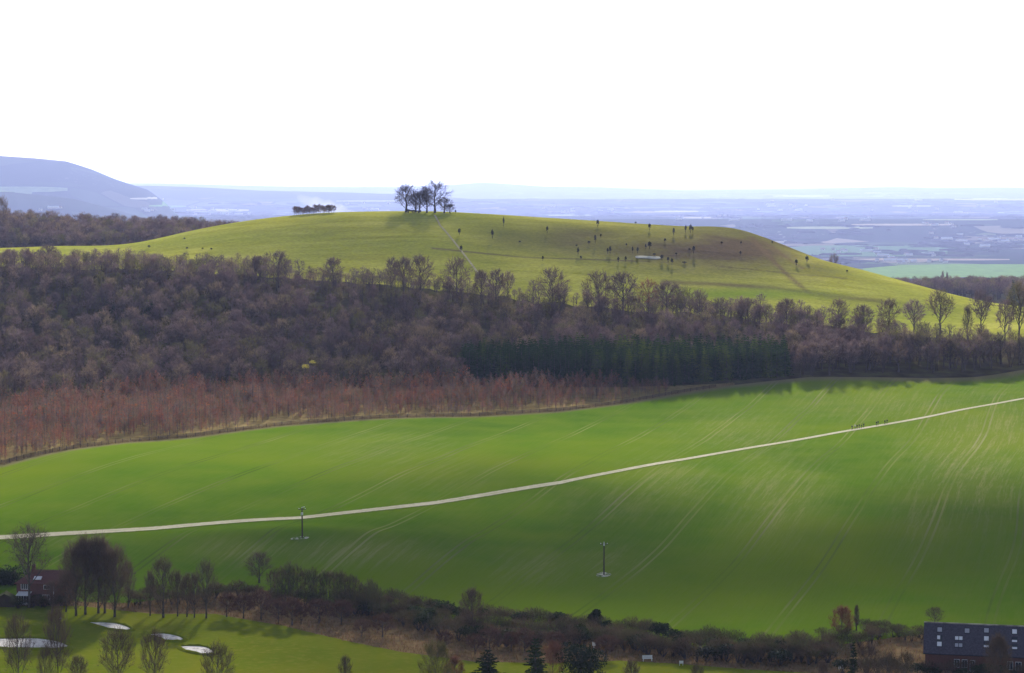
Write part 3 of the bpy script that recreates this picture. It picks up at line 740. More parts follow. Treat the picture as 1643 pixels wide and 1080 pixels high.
# mature wood between the fields and the hill
PB = [(-450,880),(0,880),(120,905),(300,922),(740,932),(745,985),(1062,985),(1265,992),(1275,960),(1400,976),(1643,996),(1850,1010),(2150,1020)]
A = scatter(-330, 1980, PB, [(a, b-3) for a, b in HB_D], 8.2)
px_ = A[:,0]/A[:,1]*FPX+821.5
dd_ = np.interp(px_, [p[0] for p in HB_D], [p[1] for p in HB_D])-A[:,1]
ht = RS.uniform(9, 14, len(A))*(.8+.45*vnoise(A[:,0]/26, A[:,1]/26))
keep = ~((dd_ < 40) & (px_ > 430) & (RS.rand(len(A)) < .25)) & (vnoise(A[:,0]/14+50, A[:,1]/14) > .13); ht = np.where(dd_ < 45, ht*np.where(px_ < 430, 1.05, .92), ht); ht = np.where((px_ > 1300) & (dd_ < 55), ht*.8, ht)
ht = np.where((px_ > 1290) & (dd_ > 55), ht*1.12, ht)
A, ht, px_ = A[keep], ht[keep], px_[keep]
B = scatter(1235, 1980, PB, [(a, b-30) for a, b in HB_D], 8.5); A = np.concatenate([A, B]); ht = np.concatenate([ht, RS.uniform(8, 15, len(B))])
B = scatter(1040, 1330, [(a, b-34) for a, b in HB_D], [(a, b-4) for a, b in HB_D], 8.0); A = np.concatenate([A, B]); ht = np.concatenate([ht, RS.uniform(8, 14, len(B))])
B = scatter(-330, 430, [(a, b-32) for a, b in HB_D], [(a, b+16) for a, b in HB_D], 5.8); A = np.concatenate([A, B]); ht = np.concatenate([ht, RS.uniform(5.5, 9.5, len(B))])
B = scatter(430, 1060, [(a, b-26) for a, b in HB_D], [(a, b+1) for a, b in HB_D], 6.5); A = np.concatenate([A, B]); ht = np.concatenate([ht, RS.uniform(4, 8.5, len(B))])
def wood_label(px, d):
    if px < 740: return 'bare brown tree in the mature wood behind the russet plantation'
    if px < 1270: return 'bare mauve brown tree in the wood rising behind the dark conifer block'
    return 'bare dark tree in the wood edge right of the conifers above the green field'
plant_out('bare_tree', A, ht, ht*RS.uniform(.85, 1.25, len(A)), WV, WM, [M['bark'], M['twig']], 300, wood_label, 'tree', 'bare trees of the mature wood', 'woodland', 'mass of bare winter trees filling the slope below the hill')
# wood on the ridge behind the hill, far left
A = scatter(-330, 480, [(-450,1560),(500,1600)], [(-450,1790),(500,1760)], 8.5); ht = RS.uniform(10, 16.5, len(A))
B = scatter(-330, 480, [(-450,1535),(500,1580)], [(-450,1580),(500,1620)], 5.5); A = np.concatenate([A, B]); ht = np.concatenate([ht, RS.uniform(5, 8, len(B))])
n = len(A); pos = np.c_[A, H(A[:,0], A[:,1])-.1, RS.uniform(0, 6.28, n), ht*1.25, ht, RS.randint(0, 7, n)]
tag(ob('ridge_woodland', merge('ridge_woodland', WV, pos, [M['bark'], M['twig']], RS.rand(n))), 'long dark band of far-off bare woodland behind the left shoulder of the hill', None, None, 'stuff')
# wood beyond the right-hand spur
A = scatter(1330, 1850, [(1330,2350),(1450,2120),(1643,1900),(1850,1850)], [(1330,2750),(1450,2700),(1643,2500),(1850,2500)], 14); ht = RS.uniform(12, 20, len(A))
n = len(A); pos = np.c_[A, H(A[:,0], A[:,1])-.1, RS.uniform(0, 6.28, n), ht*1.3, ht, RS.randint(0, 7, n)]
tag(ob('valley_woodland', merge('valley_woodland', WV, pos, [M['bark'], M['twig']], RS.rand(n))), 'hazy purple woodland beyond the right-hand spur of the hill', None, None, 'stuff')
# conifer block
CVm = []; CVv = []
for s_ in range(4):
    T, C = conifer(40+s_, 12, 4.6+.4*s_, 15, 8, 4); a, b = arr(T), arr(C); V = np.concatenate([a[0], b[0]])/12; F = np.concatenate([a[1], b[1]+len(a[0])]); Mi = np.concatenate([a[2], b[2]+1])
    CVv.append((V, F, Mi)); CVm.append(mesh_np('conifer', V, F, [M['bark'], M['needle']], Mi))
A = scatter(742, 1266, [(742,944),(1000,942),(1062,938),(1180,952),(1266,964)], [(742,972),(900,984),(1266,986)], 3.3); ht = RS.uniform(12, 15.5, len(A))
plant_out('conifer', A, ht, ht*RS.uniform(.85, 1.15, len(A)), CVv, CVm, [M['bark'], M['needle']], 300, 'dark green conifer in the dense block between the bare wood and the field', 'conifer', 'conifers in the dark block', 'conifer_wood', 'remaining dark conifers inside the plantation block')
# plantation of young russet trees
YV = [];
for s_ in range(7):
    V, F, Mi = arr(young_tree(60+s_, 7, 3.4+.5*(s_ % 3), .13 if s_ < 4 else .7)); YV.append((V/7., F, Mi))
YM = [mesh_np('young_tree', v, f, [M['young'], M['bark'], M['rusty_leaf']], m) for v, f, m in YV]
PF = [(a, b+(5 if a < 300 else 7)) for a, b in EDGE_D]
A = scatter(-330, 1075, PF, [(-450,886),(0,886),(120,910),(300,926),(740,936),(1000,938),(1075,934)], 3.2)
px_ = A[:,0]/A[:,1]*FPX+821.5; back = A[:,1]-np.interp(px_, [p[0] for p in PF], [p[1] for p in PF])
dens = vnoise(A[:,0]/9, A[:,1]/9); keep = (dens > .36) | (back > 22); keep &= RS.rand(len(A)) > .12
A = A[keep]; back = back[keep]; px_ = px_[keep]
ht = RS.uniform(5., 9.0, len(A))*(.8+.35*sstep(0, 40, back))*np.where(px_ > 880, .8, 1)*(.7+.55*vnoise(A[:,0]/11+7, A[:,1]/11))
plant_out('young_tree', A, ht, ht*RS.uniform(.8, 1.2, len(A)), YV, YM, [M['young'], M['bark'], M['rusty_leaf']], 300, 'slender russet brown young tree at the front of the plantation by the field fence', 'young tree', 'young trees of the russet plantation', 'plantation', 'dense mass of young reddish brown trees behind the field fence')

# ---- single trees with trunk and crown ----
PROTO = {}
def proto(key, H_, seed, mats, **kw):
    T, C = bare_tree(seed, H_, **kw); PROTO[key] = (T.me('trunk', [mats[0]]), C.me('crown', [mats[0], mats[1]]), H_, kw['W_'])
B_ = M['bark']
for k_ in range(4): proto('edge%d' % k_, 15, 200+k_, (B_, M['twig_edge']), W_=[11, 10, 13, 9][k_], cb=[.2, .28, .18, .34][k_], nl=13, nb=8, nt_=15, tw=.12)
for k_ in range(3): proto('tall%d' % k_, 16, 220+k_, (B_, M['twig']), W_=[8, 6, 9.5][k_], cb=[.34, .15, .45][k_], nl=13, nb=7, nt_=13, tw=.12)
proto('vase', 9, 230, (B_, M['bark']), W_=7, cb=.3, nl=7, nb=4, nt_=3, tw=.12, tr=.03, up=.8)
for k_ in range(4): proto('knoll%d' % k_, 19, [240, 241, 352, 243][k_], (M['bark'], M['twig_dark']), W_=[15, 12, 19, 13][k_], cb=[.1, .14, .14, .08][k_], nl=15, nb=9, nt_=12, tw=.11, tr=.027, tl=.09, sub_tubes=True)
for k_ in range(2): proto('oak%d' % k_, 16, 250+k_, (M['bark_near'], M['twig_near']), W_=15, cb=.3, nl=14, nb=10, nt_=14, tw=.05, tr=.026, tl=.08, fork=1, tube_n=6, sub_tubes=True, up=.2)
for k_ in range(3): proto('garden%d' % k_, 14, 260+k_, (M['bark_near'], M['twig_near']), W_=[7.5, 6.5, 9][k_], cb=[.10, .08, .1][k_], nl=13, nb=9, nt_=14, tw=.05, tr=.018, fork=1, tube_n=6, sub_tubes=True, up=.7, tl=.11)
for k_ in range(3): proto('dense%d' % k_, 16, 265+k_, (M['bark_near'], M['twig_purple']), W_=[9, 8, 10][k_], cb=[.04, .06, .03][k_], nl=16, nb=10, nt_=15, tw=.06, tr=.016, fork=1, tube_n=6, up=.8, tl=.12)
for k_ in range(3): proto('haw%d' % k_, 5.5, 270+k_, (M['bark_near'], M['hedge_brown']), W_=[6, 5.5, 6.5][k_], cb=.12, nl=9, nb=8, nt_=20, tw=.06, tr=.03, fork=1, tl=.14)
for k_ in range(3): proto('fore%d' % k_, 13, 280+k_, (M['bark_near'], M['twig_near']), W_=[10, 9, 11][k_], cb=[.14, .2, .1][k_], nl=14, nb=10, nt_=14, tw=.045, tr=.016, fork=1, tube_n=6, sub_tubes=True, up=.9, tl=.12)
proto('olive', 12, 290, (M['bark_near'], M['twig_olive']), W_=10, cb=.1, nl=14, nb=10, nt_=18, tw=.05, tr=.014, fork=1, tube_n=6, up=.9, tl=.12)
proto('orange', 12, 291, (M['bark_near'], M['twig_red']), W_=8, cb=.15, nl=12, nb=9, nt_=16, tw=.05, tr=.012, fork=1, tube_n=6, up=.6, tl=.12)
proto('russet', 9, 292, (M['bark_near'], M['twig_red']), W_=9, cb=.08, nl=12, nb=10, nt_=24, tw=.06, tr=.02, fork=1, up=.5, tl=.13)
proto('redtop', 15, 293, (B_, M['twig_red']), W_=12, cb=.35, nl=12, nb=7, nt_=11, tw=.12)
proto('green', 12, 294, (B_, M['twig_olive']), W_=10, cb=.3, nl=11, nb=7, nt_=11, tw=.12)
proto('slimtree', 16, 296, (B_, M['twig']), W_=3, cb=.1, nl=12, nb=5, nt_=6, tw=.12, up=1.2)
proto('poplar', 10, 295, (M['bark_near'], M['twig_near']), W_=1.8, cb=.05, nl=16, nb=6, nt_=8, tw=.06, up=1.4, fork=1)
T, C = conifer(300, 13, 6.5, 16, 11, 9); PROTO['fir'] = (T.me('trunk', [M['bark_near']]), C.me('crown', [M['evergreen']]), 13, 6.5)
T, C = conifer(301, 13, 4, 18, 10, 8); PROTO['cypress'] = (T.me('trunk', [M['bark_near']]), C.me('crown', [M['evergreen']]), 13, 4)
def tree(name, key, loc, H_, W_=None, label='', cat='tree', group=None, rot=None):
    tm, cm, h0, w0 = PROTO[key]; o = empty(name, loc, random.random()*6.28 if rot is None else rot)
    s = H_/h0; sw = s if W_ is None else W_/w0; o.scale = (sw, sw, s)
    for nm, me in (('trunk', tm), ('crown', cm)): ob(nm, me, o)
    return tag(o, label, cat, group)
def at_base(px, py, dmin=330):
    h = hit(px, py, dmin); return h
def tree_px(name, key, px, top, base, wpx, label, cat='tree', group=None, d=None, dmin=330):
    if d is None: x, y, z = at_base(px, base, dmin)
    else: x = ray(px, 540)[0]*0+(px-821.5)/FPX*d; y = d; z = h1(x, y)
    a, b = ray(px, top); H_ = ZC+b*y-z
    return tree(name, key, (x, y, z-.05), H_, wpx/FPX*y*1.0 if wpx else None, label, cat, group)
random.seed(3)
ORD = ['first','second','third','fourth','fifth','sixth','seventh','eighth','ninth','tenth','eleventh','twelfth','thirteenth','fourteenth','fifteenth','sixteenth','seventeenth','eighteenth','nineteenth','twentieth','twenty-first','twenty-second','twenty-third','twenty-fourth','twenty-fifth']
# trees standing along the foot of the hill, against the pasture
EDGE_T = [('edge1',78,392,425,32,'scrubby bare tree at the left end of the pasture edge'),('edge3',418,410,452,26,'small dark tree just left of a taller tree below the open pasture'),('edge0',447,401,462,46,'leaning bare tree, first tall one from the left below the pasture'),('edge1',535,411,468,34,'round-headed bare tree standing alone left of the forked stump'),('vase',598,426,466,30,'forked leafless dead tree with open V-shaped limbs'),
 ('tall0',628,411,480,22,'narrow tree at the left end of the clump below the knoll'),('edge3',648,411,482,34,'tree second from left in the clump below the knoll'),('edge0',674,407,484,46,'wide-topped tree at the right end of the clump below the knoll'),('edge2',733,410,486,52,'broad isolated tree beside the lower end of the hill path'),
 ('edge3',772,432,490,28,'first small tree right of the hill path foot'),('tall0',796,430,492,28,'upright tree right of the hill path foot'),('tall2',815,434,494,22,'thin tree next to the domed oak'),('edge2',886,427,500,52,'rounded purple-headed tree standing above the yellowish tree'),('green',884,474,520,34,'yellowish green budding tree inside the wood'),
 ('edge2',960,432,512,56,'left tree of the great domed pair on the wood edge'),('edge0',1000,434,512,58,'right tree of the great domed pair on the wood edge'),('redtop',1040,446,512,40,'reddish-topped tree right of the domed pair'),('edge1',1070,449,516,48,'spreading tree just right of the reddish-topped tree'),('green',1098,458,520,30,'thin greenish tree with visible forked stem'),('edge2',1122,462,524,38,'compact round tree where the bright pasture strip begins'),
 ('edge1',1200,476,530,44,'low round tree under the bright pasture strip'),('edge3',1262,478,534,36,'round tree above the right end of the conifer block'),('edge0',1345,478,540,38,'tree left of the stocky dark one on the right wood edge'),('edge3',1384,488,545,38,'stocky dark tree at the right wood edge'),('edge0',1426,477,548,42,'forked oak silhouetted on the pasture, right part of wood'),('tall2',1466,479,550,36,'flat-topped slender tree between two larger ones'),('tall2',1508,463,552,44,'tallest tree of the right wood edge, thick straight trunk'),
 ('tall1',1552,488,555,18,'narrow pointed tree right of the tallest tree'),('tall2',1574,464,556,38,'pale high-crowned tree on a thin stem'),('tall0',1612,478,560,28,'ivy-stemmed tree near the right picture edge'),('tall0',1634,449,562,40,'last tall tree at the right picture edge'),('edge1',1690,470,565,40,'tree beyond the right picture edge')]
for k, px, tp, bs, wp, lb in EDGE_T: tree_px('bare_tree', k, px, tp, bs, wp*1.15, lb, group='trees along the foot of the hill', dmin=1000)
for px, tp, bs, wp, k, lb in [(1338,404,428,24,'edge2','lone bare tree peeping over the falling skyline of the hill'),(6,312,352,26,'edge2','taller tree rising above the ridge wood at the far left edge')]:
    tree_px('bare_tree', k, px, tp, bs, wp, lb, d=2250 if px > 900 else 1650)
for px, tp, k, d, lb in [(1513,434,'slimtree',2150,'left of two thin poplars in the hazy wood'),(1520,436,'slimtree',2150,'right of two thin poplars in the hazy wood'),(1627,448,'cypress',1700,'bluish pointed conifer in the hazy wood at far right')]:
    x = (px-821.5)/FPX*d; z = h1(x, d); tree('poplar' if k == 'slimtree' else 'conifer', k, (x, d, z), ZC+ray(px, tp)[1]*d-z, None, lb, 'tree')
# evergreens and oddities inside the wood
for px, tp, bs, wp, lb in [(266,550,582,24,'small dark conifer at the back edge of the plantation, left part'),(178,478,502,26,'left of two dark evergreens deep in the wood'),(243,484,506,24,'right of two dark evergreens deep in the wood')]:
    tree_px('conifer' if px > 260 else 'evergreen_tree', 'fir', px, tp, bs, wp*1.3, lb, dmin=900)
for px, tp, bs, wp, lb in [(4,486,515,26,'bright olive tree at the left picture edge in the wood'),(330,482,500,22,'pale yellowish crown, left of a pair in the wood'),(352,490,508,20,'pale yellowish crown, right of a pair in the wood')]:
    tree_px('bare_tree', 'green', px, tp, bs+8, wp, lb, dmin=900)
for i, (px, py, s, lb) in enumerate([(489,587,3.4,'larger yellow flowering bush among the russet young trees'),(498,581,2.6,'smaller yellow flowering bush among the russet young trees')]):
    x, y = (px-821.5)/FPX*905, 905.+i*6; z = ZC+ray(px, py)[1]*y
    o = empty('flowering_bush', (x, y, h1(x, y)), 0); hh = z-h1(x, y)+1
    Sb = MB(); Sb.tube([(0,0,0),(0,0,hh*.8)], [.12,.05], 4, 0); Sb.build('stem', M['bark'], o)
    S = shrub(70+i, s, s*1.2, 160, .2, .3, True); S.V = [(a_, b_, c_+hh-s) for a_, b_, c_ in S.V]; S.build('crown', [M['yellow'], M['bark']], o); tag(o, lb, 'bush', 'yellow bushes in the plantation')

# clump on the summit
for k, px, tp, bs, wp, lb in [('knoll1',652,294,341,46,'leaning bare tree at the left of the summit clump'),('knoll3',667,306,342,38,'dark ivy-clad tree in the middle left of the summit clump'),('knoll0',674,304,342,40,'low wide tree in the middle of the summit clump'),('knoll1',685,298,341,34,'slender tree just left of the tallest summit tree'),('knoll2',698,288,342,66,'tallest bare tree with stout trunk in the summit clump'),('knoll3',713,316,342,36,'low spreading tree right of the tallest summit tree'),('knoll3',722,326,342,24,'smallest tree at the right of the summit clump')]:
    tree_px('bare_tree', k, px, tp, bs, wp, lb, group='summit clump', d=1352+(3 if px < 690 else 0)+px % 5)
SH = [shrub(80+i, 3, 3.2, 260, .1, .34, True, m=0) for i in range(4)]
SHm = [s.me('scrub_bush', [M['scrub'], M['bark']]) for s in SH]
for i, (px, h_, w_) in enumerate([(655,2.6,4.5),(663,2.2,5),(672,1.8,4),(731,2.6,1.2)]):
    x = (px-821.5)/FPX*1352; o = ob('scrub_bush', SHm[i % 4], loc=(x, 1352, h1(x, 1352)-.1)); o.scale = (w_/3.2, w_/3.2, h_/3)
    tag(o, ['low dark bush under the leaning left summit tree','widest low bush under the ivy-clad summit tree','low bush under the middle of the summit clump','thin upright bush right of the summit clump'][i], 'bush', 'bushes under the summit trees')
# copse left of the summit
CPm = [bare_tree(310+i, 7, W_=5.5, cb=.12, nl=10, nb=6, nt_=10, tw=.15, up=.5, tl=.13) for i in range(2)]
CPm = [mesh_np('small_tree', *joined(T, C)[:2], [M['bark'], M['hedge_brown']], joined(T, C)[2]) for T, C in CPm]
for i in range(22):
    px = 473+i*3.0+random.uniform(-1, 1); d = 1366+random.uniform(-8, 5); x = (px-821.5)/FPX*d; h_ = random.uniform(4.2, 6.2)
    o = ob('small_tree', CPm[i % 2], loc=(x, d, h1(x, d)-.1)); o.scale = (.8, .8, h_/7); o.rotation_euler.z = random.random()*6
    tag(o, 'small brown bare tree in the square copse on the skyline left of the summit', 'tree', 'small trees of the skyline copse')
# scattered scrub on the hillside: (px, base py, height px, width px)
SC = [(737,377,11,5),(808,365,17,3.2),(790,383,15,4.5),(740,405,12,5),(878,375,13,4),(959,364,12,5),(1020,359,3.5,4),(1042,370,12,5),(955,391,15,4),(964,381,6,3),(945,392,6,5),(979,407,12,4.5),(975,407,9,3.5),(927.6,409,12,4),(932,416,6,4),(871,419,9,3.5),(1081,378,13,4),(1100,374,13,3.5),(1108,374,14,5),(1111.5,374,11,3),(1067,389,7,4),(1042,400,13,7),(1036,400,9,3),(1015,407,12,3),(1023,407,11,4),(1113,407,13,5),(1106,402,4,5),(1085,409,4,4),(1062,418,10,6),(1072,421,9,4.5),(1078,425,11,4.5),(992,421,9,4),(1004,420,9,4),(1098,423,4,8),(1158,392,5,4),(1189,392,5,3),(1188,410,8,3.5),(1239,391,5,3),(1277.5,426,10,5),(1294.6,421,11,6),(1303,410,3,3),(1331.6,419,3,4),(1359,437,4,4),(1005,395,5,3),(925,395,3,4),(296,384,3,4),(239,398,5,5),(300,400,4,4),(325,400,3,4),(339,401,3.5,4),(834,389,3,4),(1050,410,4,6)]
bands = {'upper': [], 'middle': [], 'lower': []}
for s_ in sorted(SC): bands['upper' if s_[1] < 388 else 'middle' if s_[1] < 409.5 else 'lower'].append(s_)
for bn, L_ in bands.items():
    for i, (px, py, hp, wp) in enumerate(L_):
        x, y, z = hit(px, py, 1060); o = ob('scrub_bush', SHm[i % 4], loc=(x, y, z-.1)); f = y/FPX
        o.scale = (wp*f/3.2*1.15, wp*f/3.2*1.15, hp*f/3*1.05); o.rotation_euler.z = random.random()*6
        sz = 'tall thin' if hp > 2.6*wp else 'tall' if hp > 9 else 'tiny' if hp < 5 else 'small'
        tag(o, f'{sz} dark bush on the open hillside, {ORD[i]} from left in its {bn} band', 'bush', 'scrub bushes scattered over the hillside')

# ============ near trees, hedges and gardens ============
G1 = 'garden trees beside the brick house'
NEAR_T = [('oak0',47,836,975,92,'large round-headed bare oak in front of the brick house',None),
 ('dense0',122,868,988,62,'leftmost tree of the dense purple clump beside the house',G1),('dense1',137,860,986,56,'tall tree in the middle of the dense purple clump',G1),('dense2',158,856,984,66,'highest broad tree of the dense purple clump',G1),('dense0',184,872,990,62,'rightmost tree of the dense purple clump',G1),('dense1',168,868,984,50,'thin-trunked tree near the right of the purple clump',G1),
 ('garden1',241,914,988,24,'thin bare tree left of the rounded garden tree',G1),('garden0',262,893,991,52,'rounded bare garden tree between purple clump and slim trio',G1),('garden1',285,914,989,26,'slim tree, first of three thin trunks right of the rounded tree',G1),('garden1',300,918,990,26,'slim tree, second of three thin trunks right of the rounded tree',G1),('garden1',312,918,991,24,'slim tree, third of three thin trunks right of the rounded tree',G1),('garden2',331,896,992,46,'dark pointed tree at the right end of the garden trees',G1),
 ('garden1',84,930,984,32,'slim bare tree standing before the middle of the house front',G1),('garden0',106,920,982,40,'bare tree covering the right end of the brick house',G1),('garden1',206,900,975,30,'small tree behind the right side of the purple clump',G1),
 ('garden2',416,884,935,52,'spreading bare tree at the field corner where the dark hedge starts',None),
 ('russet',1350,972,1026,46,'round russet-brown tree by the bend of the field edge',None),('poplar',1374,970,1012,10,'narrow dark columnar tree beside the round russet tree',None),('garden2',1500,973,1002,34,'faint bare tree behind the long slate-roofed barn',None)]
for k, px, tp, bs, wp, lb, g in NEAR_T: tree_px('bare_tree', k, px, tp, bs, wp, lb, group=g)
FORE = [('fore0',18,985,58,'bare tree crossing the left sand bunker at the picture corner'),('fore1',82,972,52,'slim bare tree before the right end of the big left bunker'),('fore2',62,1034,34,'short forked tree between the two taller trees at the left bunker'),('fore2',180,1006,70,'spreading bare tree below the top sand bunker'),('fore0',240,1010,56,'bare tree below the middle sand bunker'),('fore2',342,1030,66,'spreading bare tree over the lowest sand bunker'),('fore1',115,1052,40,'low brown tree between two foreground bare trees'),('fore1',550,1052,28,'small bare treetop alone on the golf grass'),('olive',697,1028,66,'large olive-tinted budding tree at the bottom edge'),('russet',728,1052,40,'brown bushy tree right of the olive budding tree'),('fir',782,1042,66,'dark spreading conifer at the bottom centre'),('cypress',860,1022,48,'tall narrow conifer next to the rust-coloured tree'),('orange',888,1028,42,'rust-coloured feathery tree between narrow conifer and dark evergreen'),('fore1',1016,1058,34,'thin bare treetop right of the dark round evergreen'),('fore0',1122,1064,30,'small bare treetop below the long hedge'),
 ('cypress',1377,1028,20,'dark slim conifer near the white box by the hedge end'),('fore0',1400,1030,44,'bare brown tree right of the dark slim conifer'),('fore2',1432,1042,50,'bare brown tree left of the barn'),('dense1',1612,1018,50,'dark bare tree in front of the slate-roofed barn'),('fore1',1462,1046,36,'low bare tree at the near left corner of the barn'),('fore1',1328,1062,26,'small treetop at the end of the hedge shadow')]
for i, (k, px, tp, wp, lb) in enumerate(FORE):
    d = 432-(i % 3)*4; x = (px-821.5)/FPX*d; z = h1(x, d); b = ray(px, tp)[1]
    tree('conifer' if k in ('fir', 'cypress') else 'bare_tree', k, (x, d, z), ZC+b*d-z, wp/FPX*d, lb, 'conifer' if k in ('fir', 'cypress') else 'tree')
# dense round evergreen, bottom centre
def evergreen(px, tp, wpx, d, lb, seed):
    x = (px-821.5)/FPX*d; z = h1(x, d); Ht = ZC+ray(px, tp)[1]*d-z; W_ = wpx/FPX*d
    o = empty('evergreen_tree', (x, d, z), 0); T = MB(); T.tube([(0,0,0),(0,0,Ht*.5),(.2,0,Ht*.8)], [.35,.25,.1], 6, 0); T.build('trunk', M['bark_near'], o)
    r = random.Random(seed); C = MB()
    for k in range(11):
        c = Vector((r.uniform(-.32, .32)*W_, r.uniform(-.32, .32)*W_, Ht*r.uniform(.3, .84))); R = W_*r.uniform(.2, .3)
        for q in range(420):
            dd = rv(r); p = c+Vector((dd.x, dd.y, dd.z*.8))*R*(.75+.3*r.random()); s = rv(r)*.22; C.tri(p-s, p+s, p+rv(r)*.36)
    C.build('crown', M['evergreen'], o); tag(o, lb, 'tree')
evergreen(934, 1034, 78, 430, 'very dark round evergreen at the bottom, right of the rust-coloured tree', 5)
evergreen(957, 974, 24, 500, 'dark evergreen bulging from the top of the long hedge', 6)
tree_px('bare_tree', 'dense2', 757, 942, 1020, 50, 'big rounded dark tree rising above the long hedge')
evergreen(8, 918, 60, 545, 'very dark evergreen screen behind the house at the left edge', 9)
# hedgerow shrubs
HS = [shrub(400+i, 5, 5.6, 640, .09, .26) for i in range(5)]+[shrub(410+i, 5, 5, 620, .1, .2, True) for i in range(2)]
HSm = [s.me('hedge_shrub', [M['hedge'] if i < 5 else M['evergreen'], M['bark_near']]) for i, s in enumerate(HS)]
def shrubs(name, line, n, drange, hr, wr, lb, group, variants, jitter=8, cat='shrub'):
    for i in range(n):
        f = (i+.5)/n; px = line[0][0]+(line[-1][0]-line[0][0])*f+random.uniform(-jitter, jitter)
        py = np.interp(px, [p[0] for p in line], [p[1] for p in line])+random.uniform(*drange)
        h_ = hit(px, py); 
        if h_ is None: continue
        v = random.choice(variants); o = ob(name, HSm[v], loc=(h_[0], h_[1], h_[2]-.15)); hh = random.uniform(*hr); ww = random.uniform(*wr)
        o.scale = (ww/5.6, ww/5.6, hh/5); o.rotation_euler.z = random.random()*6.28; tag(o, lb, cat, group)
HEDGE_B = [(548,988),(620,1000),(690,1016),(760,1036),(850,1042),(1000,1046),(1100,1062),(1200,1067),(1340,1070)]
HEDGE_T = [(548,962),(620,976),(690,985),(760,998),(850,1006),(1000,1022),(1100,1036),(1200,1046),(1340,1046)]
hl = 'dark leafless shrub in the long hedge below the green field'
shrubs('hedge_shrub', HEDGE_B, 66, (-8, 0), (3.6, 5.0), (5, 7.5), hl, 'shrubs of the long hedge', [0, 1, 2, 3, 4, 6], 7)
shrubs('hedge_shrub', HEDGE_T, 66, (-3, 8), (3.8, 5.4), (5, 7.5), hl, 'shrubs of the long hedge', [0, 1, 2, 3, 4, 5], 7)
shrubs('hedge_shrub', [(a, (b+c)/2) for (a, b), (_, c) in zip(HEDGE_B, HEDGE_T)], 50, (-5, 5), (3.6, 5.0), (5, 7), hl, 'shrubs of the long hedge', [0, 1, 2, 3, 4, 6], 7)
shrubs('hedge_shrub', [(200,962),(300,962),(400,962),(560,978)], 34, (-6, 10), (2.8, 4.2), (4.5, 6.5), 'brown shrub in the thicket between garden trees and dark hedge', 'brown thicket shrubs', [0, 1, 2, 3], 6)
shrubs('hedge_shrub', [(1385,1012),(1440,1016),(1484,1020)], 12, (-4, 14), (2.2, 3.4), (4, 6), 'low brown shrub on the waste ground left of the barn', 'brown shrubs left of the barn', [0, 1, 2], 4)
shrubs('hedge_shrub', [(1318,1030),(1350,1034),(1410,1026)], 12, (-6, 10), (2.4, 4.4), (4, 6.5), 'brown bush around the foot of the round russet-brown tree', 'bushes by the russet tree', [0, 1, 2, 3], 5)
shrubs('hedge_shrub', [(1345,1078),(1480,1082),(1643,1088),(1700,1090)], 24, (-2, 8), (2.5, 4.0), (4, 6), 'dark garden shrub in front of the barn', 'garden shrubs before the barn', [0, 2, 5, 6], 5)
shrubs('hedge_shrub', [(0,972),(60,970),(120,968)], 20, (-3, 6), (1.8, 3.2), (3, 5), 'brown garden shrub before the brick house', 'garden shrubs before the house', [0, 1, 3, 6], 5)
# tall dark hedge of stems behind the thicket
PROTO['stem'] = None
Ts, Cs = bare_tree(330, 9, W_=4.0, cb=.05, nl=9, nb=6, nt_=9, tw=.07, up=.9, tl=.13, tr=.014); PROTO['stem'] = (Ts.me('trunk', [M['bark_near']]), Cs.me('crown', [M['hedge'], M['hedge']]), 9, 4.2)
k = 0
for px in np.arange(436, 612, 5.2):
    tp = np.interp(px, [436, 460, 560, 600, 612], [908, 906, 918, 936, 946]); tree_px('hedge_tree', 'stem', px+random.uniform(-1.5, 1.5), tp+random.uniform(-8, 9), tp+56+random.uniform(-3, 4), 24, 'dark narrow tree in the tall hedge row below the first pole', 'tree', 'tall hedge row below the first pole'); k += 1
# hawthorns on the rough strip
HW = [(419,946,994,38),(447,960,1001,26),(469,958,1003,32),(483,966,1001,24),(512,960,1000,38),(548,962,1002,36),(581,992,1021,28),(614,984,1022,34),(714,1012,1043,26),(762,1016,1050,30),(786,1006,1048,38),(842,1006,1047,36),(820,1012,1045,24),(391,952,992,30),(364,950,990,30),(890,1012,1049,34),(972,1018,1056,36)]
for i, (px, tp, bs, wp) in enumerate(sorted(HW)):
    tree_px('hawthorn', 'haw%d' % (i % 3), px, tp, bs, wp*1.3, f'small brown hawthorn on the dry rough strip, {ORD[i]} from the left', 'tree', 'hawthorns on the rough strip')
# front row of taller brown young trees by the field fence are part of the plantation above

# ============ fence between field and plantation ============
fx = [(px, d+1.8) for px, d in EDGE_D if px <= 1180]
fo = empty('field_fence', (0, 780, 0)); FV = []
pxs_ = np.arange(-60, 1150, .5); dd_ = np.interp(pxs_, [p[0] for p in fx], [p[1] for p in fx]); X_ = (pxs_-821.5)/FPX*dd_
sl = np.concatenate([[0], np.cumsum(np.hypot(np.diff(X_), np.diff(dd_)))]); npost = 96
sp_ = np.linspace(0, sl[-1], npost); PX = np.interp(sp_, sl, X_); PY = np.interp(sp_, sl, dd_); PZ = H(PX, PY)
pm = MB(); pm.box(-.09, .09, -.09, .09, -.3, 1.35); pm.box(-.105, .105, -.105, .105, 1.35, 1.40); pme = pm.me('post', [M['fence']])
for x, y, z in zip(PX, PY, PZ): ob('post', pme, fo, (x, y-780, z))
s2 = np.linspace(0, sl[-1], 330); QX = np.interp(s2, sl, X_); QY = np.interp(s2, sl, dd_); QZ = H(QX, QY)
